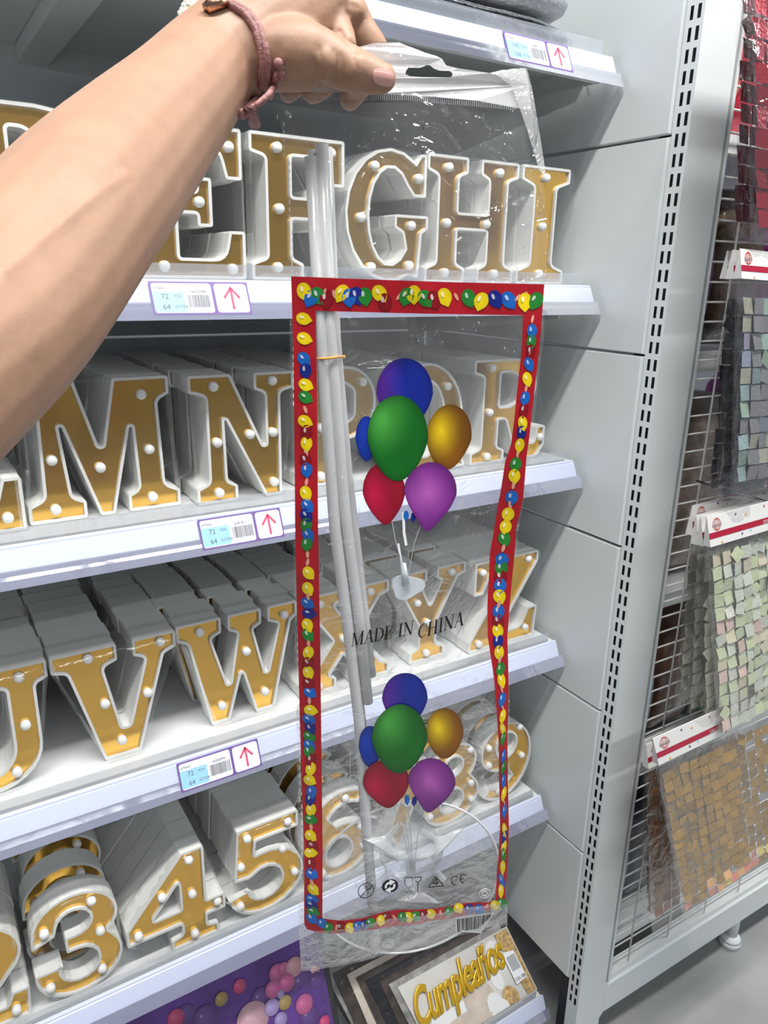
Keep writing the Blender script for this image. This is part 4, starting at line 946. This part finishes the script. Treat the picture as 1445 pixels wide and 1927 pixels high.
def holo(rr, r, c, R_, C_):
    k = rr.random()
    if k < .55: return hsv(rr.choice((.33, .4, .5, .62, .75, .15)), .25, rr.uniform(.5, .9))
    return (.42, .42, .42)
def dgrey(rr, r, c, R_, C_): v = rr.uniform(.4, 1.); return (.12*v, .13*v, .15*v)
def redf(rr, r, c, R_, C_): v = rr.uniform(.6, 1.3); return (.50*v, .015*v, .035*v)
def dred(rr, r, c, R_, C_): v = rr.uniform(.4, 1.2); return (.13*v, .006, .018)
UX = BL(1, 0, 0) - BL(0, 0, 0)
def edgeR(p, px, py, Y): return (at(px, py, Y) - p)
def tier(name, spec): 
    for i, s_ in enumerate(spec): panel(**s_)
TI = .0235
# gold tier
y = .585
A = at(1223, 1387, y + .01); B_ = at(1294, 1790, y - .012)
R_g = (at(1445, 1366, y) - at(1240, 1467, y))
panel(A, B_, R_g, .33, .052, 13, 15, .0205, gold, 'gold square-sequin panel in clear bag, frontmost of the lowest hanging row', 'sequin panel bags on the mesh', 3, 'gold_sequin_foil', .45, .15, slack=.028)
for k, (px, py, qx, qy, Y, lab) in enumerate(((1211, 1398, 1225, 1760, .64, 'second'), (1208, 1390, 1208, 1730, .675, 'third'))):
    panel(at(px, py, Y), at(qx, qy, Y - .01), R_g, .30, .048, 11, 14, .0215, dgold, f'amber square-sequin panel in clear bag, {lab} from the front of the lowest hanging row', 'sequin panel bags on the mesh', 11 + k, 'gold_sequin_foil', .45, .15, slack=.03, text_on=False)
# iridescent white tier
y = .59
A = at(1324, 972, y + .008); B_ = at(1350, 1392, y - .012); R_w = (at(1445, 1012, y) - at(1344, 1043, y))
panel(A, B_, R_w, .33, .046, 14, 14, .0215, irid, 'iridescent pale yellow square-sequin panel, frontmost of the middle hanging row', 'sequin panel bags on the mesh', 5, 'iridescent_sequin_foil', .3, .1, slack=.016, loose=.4, sub=False, bright=1)
for k, (px, py, qx, qy, Y, lab) in enumerate(((1313, 970, 1318, 1375, .61, 'second'), (1305, 968, 1292, 1350, .63, 'third'), (1298, 950, 1268, 1335, .655, 'fourth'))):
    panel(at(px, py, Y), at(qx, qy, Y - .01), R_w, .31, .046, 12, 14, .0215, cream, f'cream white square-sequin panel, {lab} from the front of the middle hanging row', 'sequin panel bags on the mesh', 21 + k, 'iridescent_sequin_foil', .3, .1, slack=.02, loose=.5, sub=False, text_on=False)
# holographic silver tier
y = .60
A = at(1386, 468, y + .006); B_ = at(1374, 940, y - .010); R_h = (at(1445, 516, y) - at(1390, 510, y)); R_h = UX + Vector((0, 0, -.03))
panel(A, B_, R_h, .33, .036, 13, 16, .0215, holo, 'holographic silver square-sequin panel, frontmost of the row under the red panels', 'sequin panel bags on the mesh', 6, 'holographic_sequin_foil', .22, .6, slack=.022, sub=False, text_on=False)
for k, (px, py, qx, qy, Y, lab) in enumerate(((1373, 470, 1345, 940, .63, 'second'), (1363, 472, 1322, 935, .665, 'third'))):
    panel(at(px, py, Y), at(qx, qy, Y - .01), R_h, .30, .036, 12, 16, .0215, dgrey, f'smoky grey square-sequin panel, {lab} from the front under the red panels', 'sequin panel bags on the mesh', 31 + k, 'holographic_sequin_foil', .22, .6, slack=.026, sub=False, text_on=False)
# red tier
y = .60
panel(at(1402, -190, y), at(1412, 462, y - .006), UX, .33, .05, 12, 22, .0215, redf, 'crimson square-sequin panel in clear bag, frontmost of the topmost hanging row', 'sequin panel bags on the mesh', 8, 'red_sequin_foil', .22, .6, slack=.03, sub=False)
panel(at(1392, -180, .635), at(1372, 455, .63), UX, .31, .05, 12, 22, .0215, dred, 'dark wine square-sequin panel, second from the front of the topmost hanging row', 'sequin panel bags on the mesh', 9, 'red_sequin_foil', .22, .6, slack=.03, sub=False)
# ---------------------------------------------------------------- packets on the shelves behind the mesh
def packet(c, sx, sy, sz, col, label, grp, seedv, rough=.25, cat='party packet', rot=0, name='party_packet', bumpy=.006, metal=0., parent=None, m=None):
    b = MB(); n, k = 20, 14; vs = []; M_ = Matrix.Rotation(rot, 3, 'Z')
    mm = m or mat('packet_film_%02d%02d%02d' % tuple(int(v*99) for v in col), col, rough, metal, .6, nscale=40, namt=.35, bump=.7, bscale=70)
    for i in range(k + 1):
        ph = PI * (i / k - .5)
        for j in range(n):
            th = 2*PI*j/n; e = .35
            def sg(v, p): return math.copysign(abs(v)**p, v)
            X_ = sg(math.cos(ph), e)*sg(math.cos(th), e); Y_ = sg(math.cos(ph), e)*sg(math.sin(th), e); Z_ = sg(math.sin(ph), .8)
            p = Vector((X_*sx/2, Y_*sy/2, Z_*sz/2)); q = noise.noise(p*45 + Vector((seedv, 0, 0)))*bumpy
            vs.append(Vector(c) + M_ @ (p + p.normalized()*q))
    b.add(vs, [(i*n+j, i*n+(j+1) % n, (i+1)*n+(j+1) % n, (i+1)*n+j) for i in range(k) for j in range(n)], mm, True)
    return tag(b.build(name, parent), label, cat, grp)
rk = random.Random(12)
LV = [(.205, [((.75, .13, .04), 'orange'), ((.55, .02, .06), 'red'), ((.75, .75, .75), 'white')], .20, 'top'),
      (-.112, [((.02, .025, .05), 'navy'), ((.09, .06, .035), 'brown'), ((.45, .04, .40), 'magenta'), ((.50, .02, .05), 'crimson')], .29, 'second'),
      (-.52, [((.32, .24, .22), 'taupe'), ((.40, .33, .28), 'beige'), ((.62, .10, .55), 'orchid'), ((.55, .52, .55), 'pale grey')], .38, 'middle'),
      (-.86, [((.16, .42, .60), 'sky blue'), ((.15, .055, .03), 'chestnut'), ((.02, .20, .08), 'green'), ((.03, .30, .28), 'jade')], .30, 'fourth'),
      (-1.27, [((.01, .24, .30), 'teal'), ((.03, .04, .06), 'charcoal'), ((.02, .16, .20), 'dark cyan')], .34, 'bottom')]
WO = ['nearest the slotted upright', 'beside the one at the upright', 'further right', 'at the far right']
for z0, cols_, hh, nm in LV:
    for k, (col, cn) in enumerate(cols_):
        h_ = hh * (.78 + .08 * ((k * 7) % 3)); c = BL(.098 + .155*k, .115 + .02*(k % 2), z0 + h_/2 + .009)
        packet(c, .15, .14, h_, col, f'crinkled {cn} packet seen through the wire mesh on its {nm} shelf', 'party packets behind the mesh', k + hash(nm) % 7 if False else k + len(nm), rot=BB)
# ---------------------------------------------------------------- flat packets on the bottom deck
def card_packet(BLc, BRc, TRc, TLc, th, mfront, label, cat, grp, medge=None, seedv=0, name='banner_packet'):
    nn = (BRc - BLc).cross(TLc - BLc).normalized()
    if nn.y > 0: nn = -nn
    T = empty(name, label, cat, BLc, grp); b = MB(); nr = 10; vs = []
    def S_(u, v, o=0):
        p = (BLc*(1-u) + BRc*u)*(1-v) + (TLc*(1-u) + TRc*u)*v; return p + nn*(o + .0012*math.sin(u*9 + seedv)*math.sin(v*PI))
    for i in range(nr+1):
        for j in range(nr+1): vs.append(S_(j/nr, i/nr))
    k = len(vs); vs += [S_(j/nr, i/nr, -th) for i in range(nr+1) for j in range(nr+1)]
    fs = [(i*(nr+1)+j, i*(nr+1)+j+1, (i+1)*(nr+1)+j+1, (i+1)*(nr+1)+j) for i in range(nr) for j in range(nr)]
    b.add(vs, fs + [tuple(k + q for q in f)[::-1] for f in fs], mfront, True)
    rim = [j for j in range(nr+1)] + [i*(nr+1)+nr for i in range(1, nr+1)] + [nr*(nr+1)+j for j in range(nr-1, -1, -1)] + [i*(nr+1) for i in range(nr-1, 0, -1)]
    b.add(vs, [(rim[q], rim[(q+1) % len(rim)], rim[(q+1) % len(rim)] + k, rim[q] + k) for q in range(len(rim))], medge or mfront)
    b.build('printed_card', T)
    b = MB(); vs = [S_(-.012 + 1.03*j/nr, -.0 + 1.06*i/nr, .0022 + .0012*noise.noise(Vector((i*.8, j*.9, seedv)))) for i in range(nr+1) for j in range(nr+1)]
    b.add(vs, fs, M_pfilm, True); b.build('clear_sleeve', T)
    return T, S_, nn
M_pale = mat('pale_studio_print', (.66, .64, .60), .35, nscale=9, namt=.12)
M_goldp = mat('gold_foil_letter_print', (.72, .44, .03), .25, .5, coat=.3)
M_wh = mat('white_balloon_print', (.80, .80, .80), .4); M_bei = mat('beige_fabric_print', (.58, .50, .42), .5, nscale=30, namt=.15)
M_garl = mat('gold_garland_print', (.50, .33, .14), .5, nscale=120, namt=.5); M_brn = mat('dark_brown_print', (.05, .035, .028), .35, nscale=60, namt=.5)
M_bk = mat('black_glossy_print', (.015, .015, .018), .2, nscale=60, namt=.4); M_gy = mat('grey_glossy_print', (.30, .29, .28), .25, nscale=50, namt=.4)
zb = DK + .002
def decor(S_, T, nn):
    parts = []
    def disc(u, v, ru, rv, m, o, n=24, a0=0, a1=360, nm='balloon_print'):
        b = MB(); pts = [S_(u + ru*math.cos(math.radians(a0 + (a1-a0)*k/n)), v + rv*math.sin(math.radians(a0 + (a1-a0)*k/n)), o) for k in range(n)]
        if a1 - a0 < 360: pts.append(S_(u, v, o))
        b.add(pts, [tuple(range(len(pts)))], m); return b.build(nm, T)
    return disc
BLc, BRc, TRc, TLc = Vector((.655, .815, zb)), Vector((.918, .815, zb)), Vector((.906, .905, -1.300)), Vector((.632, .905, -1.300))
T, S_, nn = card_packet(BLc, BRc, TRc, TLc, .003, M_pale, 'foil balloon banner packet printed with gold word Cumpleaños, frontmost on the bottom deck', 'party packet', 'banner packets on the bottom deck', seedv=1)
disc = decor(S_, T, nn)
for u, v, ru, rv, m_ in ((.80, .70, .075, .24, M_wh), (.72, .42, .05, .16, M_wh), (.25, .30, .16, .26, M_wh), (.52, .30, .13, .26, M_bei), (.40, .10, .36, .16, M_bei), (.62, .10, .07, .2, M_wh), (.76, .10, .07, .17, M_garl), (.66, .03, .06, .14, M_wh)):
    b = MB(); o_ = .0004 + .00025*len(T.children)
    b.add([S_(u + ru*math.cos(t*2*PI/28), max(.012, v + rv*math.sin(t*2*PI/28)), o_) for t in range(28)], [tuple(range(28))], m_); b.build('picture_print', T)
b = MB(); b.add([S_(u, v, .003) for u, v in ((.90, .02), (.985, .02), (.985, .98), (.86, .98))], [(0, 1, 2, 3)], M_garl); b.build('picture_print', T)
b = MB(); ux = (BRc - BLc).normalized(); uy = (TLc - BLc).normalized(); uy = (uy - ux*uy.dot(ux)).normalized()
cu = bpy.data.curves.new('w', 'FONT'); cu.body = 'Cumpleaños'; cu.size = 1; cu.shear = .35; cu.extrude = .03; cu.bevel_depth = .028; cu.bevel_resolution = 2; cu.offset = .004; cu.space_character = .92
o_ = bpy.data.objects.new('w', cu); C.objects.link(o_); me = bpy.data.meshes.new_from_object(o_); bpy.data.objects.remove(o_)
vs = [v.co.copy() for v in me.vertices]; fs = [tuple(p.vertices) for p in me.polygons]; x0 = min(v.x for v in vs); x1 = max(v.x for v in vs)
og = S_(.0, .40, .0052); k = .228 / (x1 - x0)
b.add([og + ux*((v.x - x0)*k) + uy*(v.y*k*1.75 + .018*((v.x - x0)/(x1 - x0))) + nn*(v.z*k*.8) for v in vs], fs, M_goldp, True); b.build('gold_word', T)
b = MB(); o5 = .0056
def Q5(u, v, o=0): return S_(u, v, o5 + o)
b.add([Q5(*p) for p in ((.845, .22), (.955, .24), (.95, .66), (.86, .70), (.845, .66))], [(0, 1, 2, 3, 4)], M_paper); b.build('barcode_sticker', T)
b = MB(); text(b, 'QQL-1283', Q5(.852, .26, .0004), ux, uy, .0062, M_black, width=.0255)
u = .862
while u < .94: b.add([Q5(u, .40, .0004), Q5(u + .003, .40, .0004), Q5(u + .003, .62, .0004), Q5(u, .62, .0004)], [(0, 1, 2, 3)], M_black); u += .0075
b.build('sticker_print', T)
# more packets behind, only their left edges show
mm = [M_gy, M_brn, M_bk, M_brn, M_bei, M_brn, M_gy, M_bk]
wd = ['second', 'third', 'fourth', 'fifth', 'sixth', 'seventh', 'eighth', 'ninth']
for k in range(8):
    dx, dy = -.014 - .018*k, .007 + .0075*k; dv = Vector((dx, dy, 0)); dt = Vector((dx + .004*math.sin(k*2.1), dy*1.4, .006 + .006*k))
    card_packet(BLc + Vector((max(-.105, dx*1.0), dy, 0)), BRc + Vector((-.012, dy, 0)), TRc + Vector((-.014, dt.y, dt.z)), TLc + dt, .003, mm[k], f'dark-edged flat party packet, {wd[k]} from the front behind the gold word packet', 'party packet', 'banner packets on the bottom deck', seedv=k + 3)
# purple balloon kits, leaning, further left
M_purp = mat('violet_balloon_print', (.13, .045, .30), .35, nscale=10, namt=.35)
BL2, BR2, TR2, TL2 = Vector((.10, .825, zb)), Vector((.468, .825, zb)), Vector((.462, .935, -1.075)), Vector((.09, .935, -1.075))
PC = {'p': (.60, .12, .32), 'l': (.72, .36, .42), 'd': (.12, .04, .26), 'v': (.36, .27, .55), 'g': (.42, .28, .10), 'r': (.62, .06, .20), 'f': (.62, .36, .42)}
def hit(px, py, o=0.):
    v = ray(px, py); n2 = (BR2 - BL2).cross(TL2 - BL2).normalized()
    if n2.y > 0: n2 = -n2
    return v * (BL2.dot(n2) / v.dot(n2)) + n2 * o
for kk in range(3):
    dv = Vector((.0 + .014*kk, .010*kk, 0))
    T2, S2, n2 = card_packet(BL2 + dv, BR2 + dv, TR2 + dv + Vector((0, .004*kk, .003*kk)), TL2 + dv, .004, M_purp if kk < 2 else M_bk, ('violet packet printed with pink and purple balloons, frontmost on the bottom deck', 'violet balloon packet standing just behind the frontmost one on the bottom deck', 'black-backed packet behind the two violet balloon packets')[kk], 'party packet', 'balloon kit packets on the bottom deck', seedv=kk)
    if kk: continue
    for q, (px, py, r_, c_) in enumerate(((591, 1829, 10, 'l'), (568, 1849, 22, 'd'), (594, 1845, 14, 'd'), (490, 1878, 18, 'd'), (350, 1909, 18, 'd'), (386, 1915, 22, 'd'), (581, 1912, 19, 'd'), (450, 1855, 12, 'r'), (416, 1879, 12, 'g'), (330, 1915, 16, 'r'), (475, 1918, 30, 'f'), (520, 1830, 15, 'p'), (533, 1822, 11, 'p'), (553, 1818, 16, 'l'), (538, 1848, 15, 'p'), (513, 1860, 15, 'p'), (535, 1885, 12, 'g'), (527, 1869, 7, 'v'), (510, 1894, 14, 'v'), (571, 1888, 16, 'p'), (527, 1917, 12, 'v'), (609, 1921, 10, 'r'))):
        b = MB(); M_v = vcmat('balloon_picture_ink', .3, coat=.3); base = PC[c_]; o_ = .0008 + .00012*q
        ctr = hit(px, py, o_); ex = (hit(px + r_, py, o_) - ctr); ux2 = (BR2 - BL2).normalized(); uy2 = (TL2 - BL2).normalized(); rad = ex.length*.95; n = 24
        ring = [ctr + ux2*(rad*math.cos(t*2*PI/n)) + uy2*(rad*1.08*math.sin(t*2*PI/n)) for t in range(n)]
        hl = ctr - ux2*rad*.3 + uy2*rad*.3; inner = [hl + (ux2*math.cos(t*2*PI/n) + uy2*math.sin(t*2*PI/n))*rad*.16 for t in range(n)]
        b.add(ring + inner + [hl], [(t, (t+1) % n, n + (t+1) % n, n + t) for t in range(n)] + [(n + t, n + (t+1) % n, 2*n) for t in range(n)], M_v, False, [tuple(v*.75 for v in base)]*n + [tuple(min(1, v*1.15 + .03) for v in base)]*n + [tuple(min(1, v*.6 + .4) for v in base)]); b.build('balloon_picture', T2)
# ---------------------------------------------------------------- silver packets on the top shelf
M_sil = mat('silver_foil_film', (.62, .63, .66), .16, .85, nscale=20, namt=.15, bump=1., bscale=55)
M_sil2 = mat('grey_embossed_foil', (.50, .52, .55), .38, .6, nscale=200, namt=.10, bump=.5, bscale=120)
def slab(x0, x1, y0, y1, z0, z1, m, label, seedv, rad=.03, amp=.003):
    b = MB(); n, k = 64, 8; vs = []
    for i in range(k + 1):
        ph = PI*(i/k - .5); s_ = math.cos(ph)**.35 if math.cos(ph) > 1e-6 else 0
        for j in range(n):
            th = 2*PI*j/n; e = .30; cx, sx = math.cos(th), math.sin(th)
            X_ = math.copysign(abs(cx)**e, cx)*s_; Y_ = math.copysign(abs(sx)**e, sx)*s_
            p = Vector(((x0+x1)/2 + X_*(x1-x0)/2, (y0+y1)/2 + Y_*(y1-y0)/2, (z0+z1)/2 + math.sin(ph)*(z1-z0)/2))
            q = noise.noise(p*30 + Vector((seedv, 0, 0)))*amp; p.z += q*abs(s_); p.y += q*.6; vs.append(p)
    b.add(vs, [(i*n+j, i*n+(j+1) % n, (i+1)*n+(j+1) % n, (i+1)*n+j) for i in range(k) for j in range(n)] + [tuple(range(n))[::-1], tuple(k*n + j for j in range(n))], m, True)
    return tag(b.build('foil_packet'), label, 'foil packet', 'silver packets on the top shelf')
zt = SH[0]
M_blue = mat('steel_blue_foil', (.22, .28, .38), .2, .6, bump=.8, bscale=40)
slab(.30, .892, .866, 1.08, zt + .001, zt + .009, M_blue, 'flat steel-blue foil packet lowest on the top shelf', 1, amp=.002)
slab(.26, .885, .868, 1.10, zt + .0105, zt + .021, M_sil, 'crinkled silver packet lying on the steel-blue one on the top shelf', 2, amp=.004)
slab(.20, .872, .876, 1.12, zt + .0235, zt + .033, M_sil, 'bright silver foil packet lying under the grey embossed one on the top shelf', 5, amp=.004)
slab(.60, .874, .882, 1.14, zt + .037, zt + .085, M_sil2, 'thick grey embossed packet on top of the silver ones on the top shelf', 3, amp=.002)
slab(.22, .590, .886, 1.12, zt + .037, zt + .050, M_sil2, 'thin grey embossed packet beside the thick one on the top shelf', 4, amp=.002)

M_steel = mat('bright_steel_wire', (.6, .58, .54), .25, 1.0)
b = MB(); hk = at(1442, 945, .60); b.tube([hk + Vector((0, .12, .004)), hk + Vector((0, .03, .002)), hk, hk + Vector((0, -.006, .006)), hk + Vector((0, -.007, .014))], .0022, M_steel, 8)
tag(b.build('display_hook'), 'steel wire display hook poking through the header of the iridescent pale panel', 'hook')
